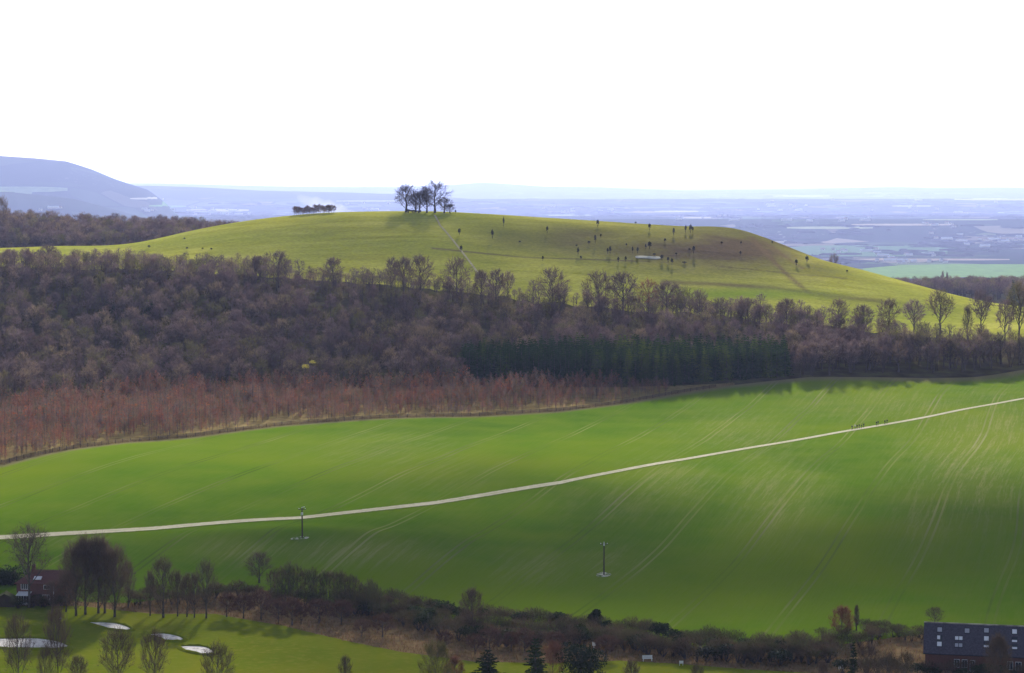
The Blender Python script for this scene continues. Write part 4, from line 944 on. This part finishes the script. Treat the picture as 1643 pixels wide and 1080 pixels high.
for hgt in (.35, .75, 1.12):
    rb = MB()
    V = []; F = []
    for i in range(len(QX)):
        for dy, dz in ((-.03, -.08), (.03, -.08), (.03, .08), (-.03, .08)): V.append((QX[i], QY[i]-780+dy, QZ[i]+hgt+dz))
    for i in range(len(QX)-1):
        for k in range(4): F.append((i*4+k, i*4+(k+1) % 4, i*4+4+(k+1) % 4, i*4+4+k))
    ob('rail', mesh_np('rail', V, F, [M['fence']]), fo)
tag(fo, 'long dark wooden fence dividing the green field from the plantation', 'fence')
# dead bracken and brambles along the fence
r = random.Random(5); A = scatter(-330, 1180, [(a, b+.5) for a, b in EDGE_D], [(a, b+7) for a, b in EDGE_D], .9)
C = MB(); 
for i in range(3):
    pass
V = []; F = []
Zb = H(A[:,0], A[:,1])
for (x, y), z in zip(A, Zb):
    for q in range(3):
        a = r.uniform(0, 6.28); w_ = .12; h_ = r.uniform(.25, .9); n0 = len(V); ox, oy = r.uniform(-.4, .4), r.uniform(-.4, .4)
        V += [(x+ox-math.cos(a)*w_, y+oy-math.sin(a)*w_, z-.1), (x+ox+math.cos(a)*w_, y+oy+math.sin(a)*w_, z-.1), (x+ox+r.uniform(-.3, .3), y+oy+r.uniform(-.3, .3), z+h_)]; F.append((n0, n0+1, n0+2))
mt_ = foliage('dead_grass', [(0, (.16, .12, .06)), (.5, (.24, .18, .09)), (1, (.12, .075, .045))], patch=9)
tag(ob('dead_grass', mesh_np('dead_grass', V, F, [mt_])), 'buff tufts of dead grass and bramble along the field fence', None, None, 'stuff')
# rough tussocks on the dry strip beside the golf course
A = scatter(-100, 1500, [(a, b) for a, b in GOLF_FAR], CROP_NEAR, 1.3); Zb = H(A[:,0], A[:,1]); V = []; F = []
for (x, y), z in zip(A, Zb):
    for q in range(3):
        a = r.uniform(0, 6.28); w_ = .13; h_ = r.uniform(.2, .8); n0 = len(V); ox, oy = r.uniform(-.6, .6), r.uniform(-.6, .6)
        V += [(x+ox-math.cos(a)*w_, y+oy-math.sin(a)*w_, z-.1), (x+ox+math.cos(a)*w_, y+oy+math.sin(a)*w_, z-.1), (x+ox+r.uniform(-.3, .3), y+oy+r.uniform(-.3, .3), z+h_)]; F.append((n0, n0+1, n0+2))
mt_ = foliage('bracken', [(0, (.18, .11, .06)), (.5, (.28, .17, .09)), (1, (.15, .09, .06))], patch=14)
tag(ob('bracken', mesh_np('bracken', V, F, [mt_])), 'orange-brown dead bracken on the strip between hedge and golf grass', None, None, 'stuff')

# ============ poles, posts, benches ============
def pole(px, base, top, lb, kit):
    x, y, z = hit(px, base); Ht = ZC+ray(px, top)[1]*y-z; o = empty('utility_pole', (x, y, z))
    m = MB(); m.tube([(0,0,-.3),(0,0,Ht*.5),(0,0,Ht)], [.22,.19,.16], 10, 0, True); m.build('pole', M['pole'], o)
    m = MB(); m.box(-1.0, 1.0, -.07, .07, Ht-.45, -.30+Ht); m.build('crossarm', M['pole'], o)
    for sx in (-.85, 0, .85):
        m = MB(); zz = Ht-.3 if sx else Ht; m.tube([(sx,0,zz),(sx,0,zz+.12),(sx,0,zz+.26)], [.05,.11,.07], 8, 0, True); m.build('insulator', M['white'], o)
    if kit:
        m = MB(); m.tube([(0,-.42,Ht-1.9),(0,-.42,Ht-1.2)], [.3,.3], 12, 0, True); m.box(-.12, .12, -.2, -.12, Ht-1.8, Ht-1.3); m.build('transformer', M['metal'], o)
        m = MB(); m.obox((.25,0,Ht+.2), (.5,0,.12), (0,.09,0), (0,0,.09)); m.build('bracket', M['metal'], o)
    else:
        m = MB(); m.box(-.2, .2, -.24, -.17, Ht-.75, Ht-.1); m.build('plate', M['metal'], o)
    tag(o, lb, 'pole', 'poles in the green field')
pole(485, 863, 815, 'left utility pole with a pale fitting on top, rising across the chalk path', True)
pole(969, 923, 871, 'right utility pole standing on a white patch of bare soil', False)
def bench(px, py, lb, w_=2.2, n='bench'):
    x, y, z = hit(px, py); o = empty(n, (x, y, z), .1)
    m = MB()
    for k in range(3): m.box(-w_/2, w_/2, -.25+k*.2, -.25+k*.2+.16, .50, .56)
    m.build('seat', M['white'], o); m = MB()
    for k in range(3): m.box(-w_/2, w_/2, .33, .38, .62+k*.2, .62+k*.2+.15)
    m.build('backrest', M['white'], o)
    for sx in (-1, 1):
        m = MB(); m.box(sx*w_*.42-.05, sx*w_*.42+.05, -.25, .32, -.05, .499); m.box(sx*w_*.42-.04, sx*w_*.42+.04, .385, .44, -.05, 1.15); m.build('leg', M['white'], o)
    tag(o, lb, 'bench')
bench(1039, 1060.5, 'white bench on the strip of grass below the hedge, left one')
def sign(px, py, hgt, w_, hh, lb, nm='sign_board', cat='sign'):
    x, y, z = hit(px, py); o = empty(nm, (x, y, z)); 
    for sx in (-.38, .38):
        m = MB(); m.box(sx*w_-.04, sx*w_+.04, -.04, .04, -.1, hgt); m.build('post', M['white'], o)
    m = MB(); m.box(-w_/2, w_/2, -.09, -.045, hgt-hh, hgt+.05); m.build('board', M['white'], o); tag(o, lb, cat)
sign(1350, 1076, 1.3, 1.3, .9, 'small white board standing at the dark right end of the hedge')
sign(1093, 1068, 1.0, .9, .55, 'small white board on the grass right of the white bench')
x, y, z = hit(97, 997); o = empty('marker_post', (x, y, z)); m = MB(); m.tube([(0,0,0),(0,0,.5)], [.04,.04], 6, 0, True); m.build('post', M['white'], o)
m = MB(); m.tube([(0,0,.42),(0,0,.55),(0,0,.75),(0,0,.92),(0,0,.98)], [.05,.26,.34,.22,.05], 12, 0, True); m.build('ball', M['white'], o, smooth=True); tag(o, 'small white ball marker on the golf grass near the house', 'marker')
x, y, z = hit(952, 1052); o = empty('white_post', (x, y, z)); m = MB(); m.tube([(0,0,0),(.1,0,2.2)], [.12,.1], 6, 0, True); m.build('post', M['white'], o); m = MB(); m.box(-.25,.45,-.1,.1,2.2,3.0); m.build('flag', M['white'], o); tag(o, 'thin white post at the edge of the dark round evergreen', 'post')

# ============ brick house ============
def house(px, py, W_, D_, He, Hr, rz):
    x, y, z = hit(px, py); o = empty('brick_house', (x, y, z-.2), rz)
    m = MB(); m.quad((0,0,0),(W_,0,0),(W_,0,He),(0,0,He)); m.quad((0,D_,0),(0,D_,He),(W_,D_,He),(W_,D_,0)); m.quad((0,0,0),(0,0,He),(0,D_,He),(0,D_,0)); m.quad((W_,0,0),(W_,D_,0),(W_,D_,He),(W_,0,He))
    m.tri((W_,0,He),(W_,D_,He),(W_,D_/2,Hr)); wall = m.build('wall', M['brick'], o)
    e = .45; hp = 3.2; t_ = .12
    m = MB(); A_, B2, C_, D2 = (-e,-e,He-.1),(W_+e,-e,He-.1),(W_+e,D_/2,Hr+.05),(hp,D_/2,Hr+.05)
    E_, F_ = (-e,D_+e,He-.1),(W_+e,D_+e,He-.1)
    m.quad(A_,B2,C_,D2); m.quad(F_,E_,D2,C_); m.tri(E_,A_,D2)
    for a, b in ((A_,B2),(B2,C_),(C_,F_),(F_,E_),(E_,A_)): m.quad(a, (a[0],a[1],a[2]-t_), (b[0],b[1],b[2]-t_), b)
    roof = m.build('roof', M['tile'], o)
    m = MB(); m.box(2.6,3.4,D_/2-.4,D_/2+.4,Hr-1.2,Hr+1.1); m.box(2.5,3.5,D_/2-.5,D_/2+.5,Hr+1.1,Hr+1.2); ch = m.build('chimney', M['brick'], roof)
    for k in (-.2, .2): m = MB(); m.tube([(3+k,D_/2,Hr+1.2),(3+k,D_/2,Hr+1.6)],[.14,.12],8,0,True); m.build('chimney_pot', M['tile'], ch) if 0 else m.build('chimney_pot', M['tile'], roof)
    n_ = Vector((0, -(Hr-He+.15), D_/2+e)).normalized(); up_ = Vector((0, D_/2+e, Hr-He+.15)).normalized()
    c = Vector((4.9, 1.35, 0)); c.z = He-.1+(c.y+e)*(Hr-He+.15)/(D_/2+e)
    m = MB(); m.obox(c+n_*.06, (.95,0,0), up_*.62, n_*.08); m.build('skylight', M['glass_pale'], roof)
    def win(cx, zc, ww, wh, bars=2):
        m = MB(); f_ = .09
        for a, b, c_, d_ in ((cx-ww/2-f_,cx+ww/2+f_,zc+wh/2,zc+wh/2+f_),(cx-ww/2-f_,cx+ww/2+f_,zc-wh/2-f_,zc-wh/2),(cx-ww/2-f_,cx-ww/2,zc-wh/2,zc+wh/2),(cx+ww/2,cx+ww/2+f_,zc-wh/2,zc+wh/2)): m.box(a,b,-.08,-.005,c_,d_)
        for k in range(1, bars): m.box(cx-ww/2+ww*k/bars-.04,cx-ww/2+ww*k/bars+.04,-.075,-.01,zc-wh/2,zc+wh/2)
        fr = m.build('window', M['white'], o); m = MB(); m.box(cx-ww/2,cx+ww/2,-.05,-.02,zc-wh/2,zc+wh/2); m.build('pane', M['glass_dark'], fr)
    win(2.2, 4.1, 2.0, 1.3, 4); win(7.6, 4.0, 1.5, .9, 2); win(7.4, 1.5, 1.7, 1.1, 3)
    m = MB(); m.tube([(9.3,-.1,0),(9.3,-.1,He-.2)], [.09,.09], 8, 0); m.build('drainpipe', M['white'], o)
    m = MB(); m.box(10.1,11.0,-.06,-.004,.1,2.15); d_ = m.build('door', M['glass_dark'], o); m = MB(); m.box(10.85,10.93,-.12,-.065,1.05,1.15); m.build('handle', M['metal'], d_)
    m = MB()                                                  # conservatory
    for cx in np.linspace(.6, 3.8, 6): m.box(cx-.05,cx+.05,-2.4,-2.3,0,2.2)
    for k in range(6): m.obox((.6+k*.64,-1.2,2.55), (.05,0,0), (0,1.22,.33), (0,0,.05))
    m.box(.5,3.9,-2.45,-2.28,2.2,2.3); m.box(.5,3.9,-2.42,-2.3,0,.6)
    cs = m.build('conservatory', M['white'], o); m = MB(); m.quad((.6,-2.36,2.26),(3.8,-2.36,2.26),(3.8,-.02,2.86),(.6,-.02,2.86)); m.build('glass_roof', M['glass_pale'], cs)
    m = MB(); m.box(.62,3.78,-2.37,-2.33,.6,2.2); m.build('pane', M['glass_dark'], cs)
    tag(o, 'red brick house with tiled roof, skylight and white conservatory, partly behind the oak', 'house')
house(27, 966, 12.4, 8.5, 5.0, 7.5, -.10)
x, y, z = hit(-8, 974); o = empty('shed', (x, y, z-.1), .1)
m = MB(); m.box(0,4.6,0,3.4,0,1.9); m.tri((0,0,1.9),(4.6,0,1.9),(2.3,0,3.1)); m.tri((4.6,3.4,1.9),(0,3.4,1.9),(2.3,3.4,3.1)); m.build('wall', M['fence'], o)
m = MB(); m.obox((1.05,1.7,2.55),(1.35,0,.72),(0,2,0),(-.05,0,.08)); m.obox((3.55,1.7,2.55),(1.35,0,-.72),(0,2,0),(.05,0,.08)); m.build('roof', mat_simple('mossy_felt', [(.3, (.05, .055, .03)), (.7, (.10, .10, .05))], 1), o)
tag(o, 'low garden shed with mossy roof at the left edge below the house', 'shed')

# ============ long slate-roofed barn ============
x, y, z = hit(1484, 1074); rz = -R_(12); o = empty('barn', (x, y, z-.3), rz)
LB, DB, He, Hr = 40., 10.4, 4.2, 9.3
m = MB(); m.quad((0,0,0),(LB,0,0),(LB,0,He),(0,0,He)); m.quad((0,DB,0),(0,DB,He),(LB,DB,He),(LB,DB,0)); m.quad((0,0,0),(0,0,He),(0,DB,He),(0,DB,0)); m.quad((LB,0,0),(LB,DB,0),(LB,DB,He),(LB,0,He))
m.tri((0,DB,He),(0,0,He),(0,DB/2,Hr)); m.tri((LB,0,He),(LB,DB,He),(LB,DB/2,Hr)); m.build('wall', M['brick'], o)
e = .4; sl_ = (Hr-He)/(DB/2)
m = MB(); m.quad((-e,-e,He-e*sl_),(LB+e,-e,He-e*sl_),(LB+e,DB/2,Hr),(-e,DB/2,Hr)); m.quad((LB+e,DB+e,He-e*sl_),(-e,DB+e,He-e*sl_),(-e,DB/2,Hr),(LB+e,DB/2,Hr))
m.quad((-e,-e,He-e*sl_-.15),(LB+e,-e,He-e*sl_-.15),(LB+e,-e,He-e*sl_),(-e,-e,He-e*sl_)); m.quad((-e,-e,He-e*sl_-.15),(-e,-e,He-e*sl_),(-e,DB/2,Hr),(-e,DB/2,Hr-.15)); m.quad((-e,DB/2,Hr-.15),(-e,DB/2,Hr),(-e,DB+e,He-e*sl_),(-e,DB+e,He-e*sl_-.15))
roof = m.build('roof', M['slate'], o)
m = MB(); m.box(-e,LB+e,DB/2-.16,DB/2+.16,Hr-.06,Hr+.16); m.build('ridge', M['ridge'], roof)
m = MB(); m.box(-e,LB+e,-e-.16,-e-.02,He-e*sl_-.12,He-e*sl_+.03); m.build('gutter', M['glass_dark'], roof)
n_ = Vector((0, -sl_, 1)).normalized(); up_ = Vector((0, 1, sl_)).normalized()
def sky_l(u, v, hw, hh, kind):
    c = Vector((u, v*DB/2, He+v*(Hr-He)))
    m = MB(); m.obox(c+n_*.03, (hw+.09,0,0), up_*(hh+.09), n_*.06); fr = m.build('skylight', M['glass_dark'], roof)
    if kind == 0: m = MB(); m.obox(c+n_*.10, (hw*.92,0,0), up_*hh*.88, n_*.012); m.build('pane', M['glass_pale'] if (u*7+v*13) % 2 > .9 else M['glass_grey'], roof)
    if kind == 1: m = MB(); m.obox(c+n_*.10-Vector((hw*.35,0,0))+up_*hh*.2, (hw*.6,0,0), up_*hh*.75, n_*.012); m.build('pane', M['glass_pale'], roof)
    if kind == 2: m = MB(); m.obox(c+n_*.10-up_*hh*.55, (hw,0,0), up_*hh*.4, n_*.012); m.build('pane', M['glass_pale'], roof)
for u, col_ in ((2.9, ((.76, 0), (.47, 1), (.26, 0))), (8.6, ((.76, 0),)), (12.6, ((.80, 0), (.52, 0), (.30, 2))), (18.4, ((.80, 0), (.52, 2), (.28, 2))), (23.2, ((.80, 0), (.54, 0), (.30, 0))), (28.5, ((.8, 0), (.5, 2))), (33.5, ((.8, 1), (.5, 0)))):
    for v, kd in col_: sky_l(u, v, .52, .62, kd)
for du in (-.42, .42):
    for dv in (-.09, .09): sky_l(6.9+du*1.0, .37+dv*1.35, .38, .5, 0)
for cx, ww, wh, zc in ((6.6,1.0,1.6,1.9),(8.2,1.0,1.6,1.9),(9.8,.9,2.2,1.5),(17.5,1.1,1.6,1.9),(19.2,1.1,1.6,1.9),(24,1.1,1.6,1.9),(29,1.1,1.6,1.9)):
    m = MB(); f_ = .08; fb = (cx-ww/2, cx+ww/2, zc-wh/2, zc+wh/2)
    m.box(fb[0]-f_,fb[1]+f_,-.07,-.004,fb[3],fb[3]+f_); m.box(fb[0]-f_,fb[1]+f_,-.07,-.004,fb[2]-f_,fb[2]); m.box(fb[0]-f_,fb[0],-.07,-.004,fb[2],fb[3]); m.box(fb[1],fb[1]+f_,-.07,-.004,fb[2],fb[3]); m.box(cx-.03,cx+.03,-.065,-.01,fb[2],fb[3])
    fr = m.build('window', M['white'], o); m = MB(); m.box(fb[0],fb[1],-.05,-.02,fb[2],fb[3]); m.build('pane', M['glass_dark'], fr)
tag(o, 'long brick barn with blue-grey slate roof full of skylights at the bottom right corner', 'barn')

# ============ walkers on the chalk path ============
def person_mesh(seed, jacket):
    """standing or striding walker, 1.72 m, one skinned body"""
    r = random.Random(seed); st = r.uniform(.16, .3)
    J = {'pel':(0,0,.93),'spi':(0,.01,1.15),'che':(0,0,1.36),'nec':(0,.01,1.50),'hea':(0,-.02,1.58),'top':(0,-.01,1.70),
      'hl':(.09,0,.90),'kl':(.10,-st*.8,.50),'al':(.10,-st*.75+.02,.08),'tl':(.10,-st*.75-.16,.03),'hr':(-.09,0,.90),'kr':(-.10,st*.25,.49),'ar':(-.10,st*1.1,.10),'tr':(-.10,st*1.1-.13,.03),
      'sl':(.17,0,1.42),'el':(.23,st*.45,1.14),'wl':(.22,st*.3-.08,.90),'fl':(.21,st*.3-.12,.81),'sr':(-.17,0,1.42),'er':(-.23,-st*.2,1.14),'wr':(-.22,-st*.9,.95),'fr':(-.21,-st*1.05,.87)}
    Rr = {'pel':.15,'spi':.135,'che':.165,'nec':.055,'hea':.095,'top':.07,'hl':.10,'kl':.065,'al':.045,'tl':.04,'hr':.10,'kr':.065,'ar':.045,'tr':.04,'sl':.07,'el':.05,'wl':.035,'fl':.03,'sr':.07,'er':.05,'wr':.035,'fr':.03}
    E_ = [('pel','spi'),('spi','che'),('che','nec'),('nec','hea'),('hea','top'),('pel','hl'),('hl','kl'),('kl','al'),('al','tl'),('pel','hr'),('hr','kr'),('kr','ar'),('ar','tr'),('che','sl'),('sl','el'),('el','wl'),('wl','fl'),('che','sr'),('sr','er'),('er','wr'),('wr','fr')]
    ks = list(J); me = bpy.data.meshes.new('body'); me.from_pydata([J[k] for k in ks], [(ks.index(a), ks.index(b)) for a, b in E_], [])
    o = bpy.data.objects.new('tmp', me); COL.objects.link(o); md = o.modifiers.new('s', 'SKIN'); sv = me.skin_vertices[0].data
    for i, k in enumerate(ks): sv[i].radius = (Rr[k]*(1.15 if k in ('pel','spi','che') else 1), Rr[k]*(.8 if k in ('pel','spi','che') else 1)); sv[i].use_root = (k == 'pel')
    ss = o.modifiers.new('b', 'SUBSURF'); ss.levels = 1; ss.render_levels = 1
    dg = bpy.context.evaluated_depsgraph_get(); m2 = bpy.data.meshes.new_from_object(o.evaluated_get(dg)); m2.name = 'body'
    bpy.data.objects.remove(o)
    m2.materials.clear()
    for x_ in (M['trouser'], jacket, M['skin'], M['hair']): m2.materials.append(x_)
    for p in m2.polygons:
        c = p.center; p.material_index = 0 if c.z < .94 and abs(c.x) < .19 else 1 if c.z < 1.5 and not (abs(c.x) > .17 and c.z < .93) else 2
        if c.z > 1.6 and (c.y > -.05 or c.z > 1.68): p.material_index = 3
        p.use_smooth = True
    return m2
def jk(n, c): return NT(n, .8).col(c).m
JK = [jk('coat_navy', (.02, .025, .05)), jk('coat_pale', (.55, .52, .5)), jk('coat_black', (.02, .02, .02)), jk('coat_green', (.03, .05, .03))]
WM_ = [(1370.3, 0, 'walker in dark coat, leftmost of the group on the chalk path'),(1375.2, 1, 'walker in a pale top beside the leftmost walker'),(1378.5, 2, 'walker in black, left of a close pair in the middle of the path group'),(1381.8, 3, 'walker in dark green, right of a close pair in the middle of the path group'),(1385.6, 0, 'shorter dark-clad walker just behind the close pair'),(1389, 2, 'walker in black, last of the left-hand path group'),(1409.6, 2, 'left walker of the middle couple on the chalk path'),(1412.2, 3, 'right walker of the middle couple on the chalk path'),(1423.2, 0, 'left walker of the far right couple on the chalk path'),(1426.6, 2, 'right walker of the far right couple on the chalk path')]
PM = {}
for i, (px, jc, lb) in enumerate(WM_):
    d = float(np.interp(px, [p[0] for p in PATH_D], [p[1] for p in PATH_D]))+(.8 if i % 2 else -.3)
    x = (px-821.5)/FPX*d; me = PM.setdefault((jc, i % 3), None) or person_mesh(i, JK[jc]); PM[(jc, i % 3)] = me
    o = ob('person', me, loc=(x, d, h1(x, d)+.11)); o.rotation_euler.z = R_(-60 if i % 4 else 120); s = .93 if i == 4 else 1.06; o.scale = (s, s, s)
    tag(o, lb, 'person', 'walkers on the chalk path')
# ============ buildings far out on the plain ============
bm_ = []
for k_ in range(4):
    m = MB(); L0 = [14, 22, 40, 11][k_]; m.box(-L0/2, L0/2, -5, 5, 0, 5.5)
    m.quad((-L0/2-.4,-5.4,5.4),(L0/2+.4,-5.4,5.4),(L0/2+.4,0,9),(-L0/2-.4,0,9), 1); m.quad((L0/2+.4,5.4,5.4),(-L0/2-.4,5.4,5.4),(-L0/2-.4,0,9),(L0/2+.4,0,9), 1)
    m.tri((-L0/2,5,5.5),(-L0/2,-5,5.5),(-L0/2,0,8.8)); m.tri((L0/2,-5,5.5),(L0/2,5,5.5),(L0/2,0,8.8))
    bm_.append(m.me('distant_building', [NT('pale_render', .8).col((.62, .6, .56)).m, NT('pale_roof', .6).col([(.30,.2,.17),(.5,.5,.52),(.62,.62,.64),(.22,.2,.2)][k_]).m]))
rr_ = random.Random(11)
TOWN = [(1370,1520,408,424,12),(1395,1520,419,423,10),(1460,1640,356,366,7),(1250,1420,400,407,8),(1240,1400,349,360,6),(980,1180,342,356,8),(1480,1643,375,398,9),(1560,1643,384,392,8),(230,400,333,345,16),(60,240,330,338,4),(1450,1600,322,345,10),(860,1000,330,342,8),(540,630,326,338,6),(1200,1400,320,340,12)]
for a, b, t0, b0, n in TOWN:
    for i in range(n):
        h_ = hit(rr_.uniform(a, b), rr_.uniform(t0, b0), 2600)
        if h_ is None or h_[1] > 50000: continue
        o = ob('distant_building', bm_[rr_.randrange(4)], loc=(h_[0], h_[1], h_[2]-.2)); o.rotation_euler.z = rr_.uniform(-.5, .5); s = .9+h_[1]/18000; o.scale = (s, s, s)
        tag(o, 'tiny pale building far out on the hazy plain' if a > 700 else 'tiny pale building on the plain left of the hill, above the ridge wood', 'building', 'distant buildings on the plain')
# distant trees on the plain: hedgerows and copses seen edge-on
def clumps(n, seed, x0, x1, y0, y1):
    r = np.random.RandomState(seed)
    th, ph = np.meshgrid(np.linspace(0, 2*np.pi, 9)[:-1], np.array([.02, .5, .9]), indexing='ij')
    Y = np.exp(r.uniform(math.log(y0), math.log(y1), n)); U = r.uniform(x0, x1, n); X = U*Y
    pq = X/Y*FPX+821.5; m_ = (vnoise(X/500+3, Y/700) > .42) & ~((pq > 1375) & (Y > 7200) & (Y < 10200)); X, Y = X[m_], Y[m_]; Z = H(X, Y)-.5; m_ = (Z < 25) & (Z < -120+(Y < 9000)*160); X, Y, Z = X[m_], Y[m_], Z[m_]; n = len(X)
    Lx = r.uniform(8, 60, n)*(1+Y/12000); Ly = r.uniform(6, 16, n)*(1+Y/12000); Hz = r.uniform(6, 15, n)
    nv = 25; V = np.zeros((n, nv, 3)); k = 0
    for j, el in enumerate((0, .55, .9)):
        for a in range(8):
            t_ = a*math.pi/4; q = r.uniform(.75, 1.15, n); c = [1, .92, .55][j]
            V[:,k,0] = X+math.cos(t_)*c*Lx*q; V[:,k,1] = Y+math.sin(t_)*c*Ly*q; V[:,k,2] = Z+el*Hz*r.uniform(.8, 1.15, n)*(1 if j else 0); k += 1
    V[:,24,0] = X; V[:,24,1] = Y; V[:,24,2] = Z+Hz
    F = []
    for j in range(2):
        for a in range(8): b = (a+1) % 8; F += [(j*8+a, j*8+b, j*8+8+b), (j*8+a, j*8+8+b, j*8+8+a)]
    for a in range(8): F.append((16+a, 16+(a+1) % 8, 24))
    F = np.array(F); FF = (F[None]+(np.arange(n)*nv)[:,None,None]).reshape(-1, 3)
    return mesh_np('distant_trees', V.reshape(-1, 3), FF, [mat_simple('far_trees', [(.3, (.03, .03, .028)), (.7, (.06, .05, .045))], .02)])
tag(ob('distant_trees', clumps(9000, 4, -.30, .30, 2900, 50000)), 'hazy hedgerows and copses scattered across the far plain', None, None, 'stuff')
# ============ haze ============
def haze_box(name, x0, x1, y0, y1, z0, z1, dens, colr, aniso=.35):
    m = MB(); V = [(x, y, z) for z in (z0, z1) for y in (y0, y1) for x in (x0, x1)]
    me = mesh_np(name, V, [(0,2,3,1),(4,5,7,6),(0,1,5,4),(2,6,7,3),(0,4,6,2),(1,3,7,5)], [])
    mt = bpy.data.materials.new(name); mt.use_nodes = True; t = mt.node_tree; t.nodes.clear(); o_ = t.nodes.new('ShaderNodeOutputMaterial'); v = t.nodes.new('ShaderNodeVolumePrincipled')
    v.inputs['Color'].default_value = colr+(1,); v.inputs['Density'].default_value = dens; v.inputs['Anisotropy'].default_value = aniso
    t.links.new(v.outputs[0], o_.inputs['Volume']); me.materials.append(mt); return ob(name, me)
HAZE = 2.4e-5
tag(haze_box('haze', -60000, 60000, -600, 90000, float(Zg.min())-8, 400, HAZE, (.44, .535, 1.0)), 'pale blue haze filling the air over the plain', None, None, 'stuff')

# thin smoke drifting low behind the hill, right of the square copse
sy = 3000.; c0 = Vector(((568-821.5)/FPX*sy, sy, ZC+ray(568, 346)[1]*sy)); V = []; F = []; NS = 14
for i in range(NS+1):
    f = i/NS; rr = 4+17*math.sin(math.pi*min(f*.85+.12, 1))*(1+.18*math.sin(i*2.1)); c = c0+Vector((-78*f, 6*f, 26*f**1.4))
    for k in range(12):
        ph = 2*math.pi*k/12; V.append((c.x+rr*.25*math.sin(ph), c.y+rr*math.cos(ph)*1.5, c.z+rr*.55*math.sin(ph)))
for i in range(NS):
    for k in range(12): F.append((i*12+k, i*12+(k+1) % 12, (i+1)*12+(k+1) % 12, (i+1)*12+k))
n0 = len(V); V += [tuple(c0), tuple(c0+Vector((-78, 6, 26)))]
for k in range(12): F += [(n0, (k+1) % 12, k, k), (n0+1, NS*12+k, NS*12+(k+1) % 12, NS*12+(k+1) % 12)]
mb_ = MB()
for q in F:
    if len(set(q)) == 4: mb_.quad(*[V[i] for i in q])
    else: mb_.tri(*[V[i] for i in dict.fromkeys(q)])
bmx = bmesh.new(); me_ = mb_.me('smoke', []); bmx.from_mesh(me_); bmesh.ops.remove_doubles(bmx, verts=bmx.verts, dist=.001); bmesh.ops.recalc_face_normals(bmx, faces=bmx.faces); bmx.to_mesh(me_); bmx.free()
mt = bpy.data.materials.new('smoke'); mt.use_nodes = True; t_ = mt.node_tree; t_.nodes.clear(); o_ = t_.nodes.new('ShaderNodeOutputMaterial'); v = t_.nodes.new('ShaderNodeVolumePrincipled')
v.inputs['Color'].default_value = (1, 1, 1, 1); v.inputs['Density'].default_value = .0014; v.inputs['Anisotropy'].default_value = .5; t_.links.new(v.outputs[0], o_.inputs['Volume']); me_.materials.append(mt)
tag(ob('smoke', me_), 'faint white smoke drifting behind the hill right of the square copse', None, None, 'stuff')
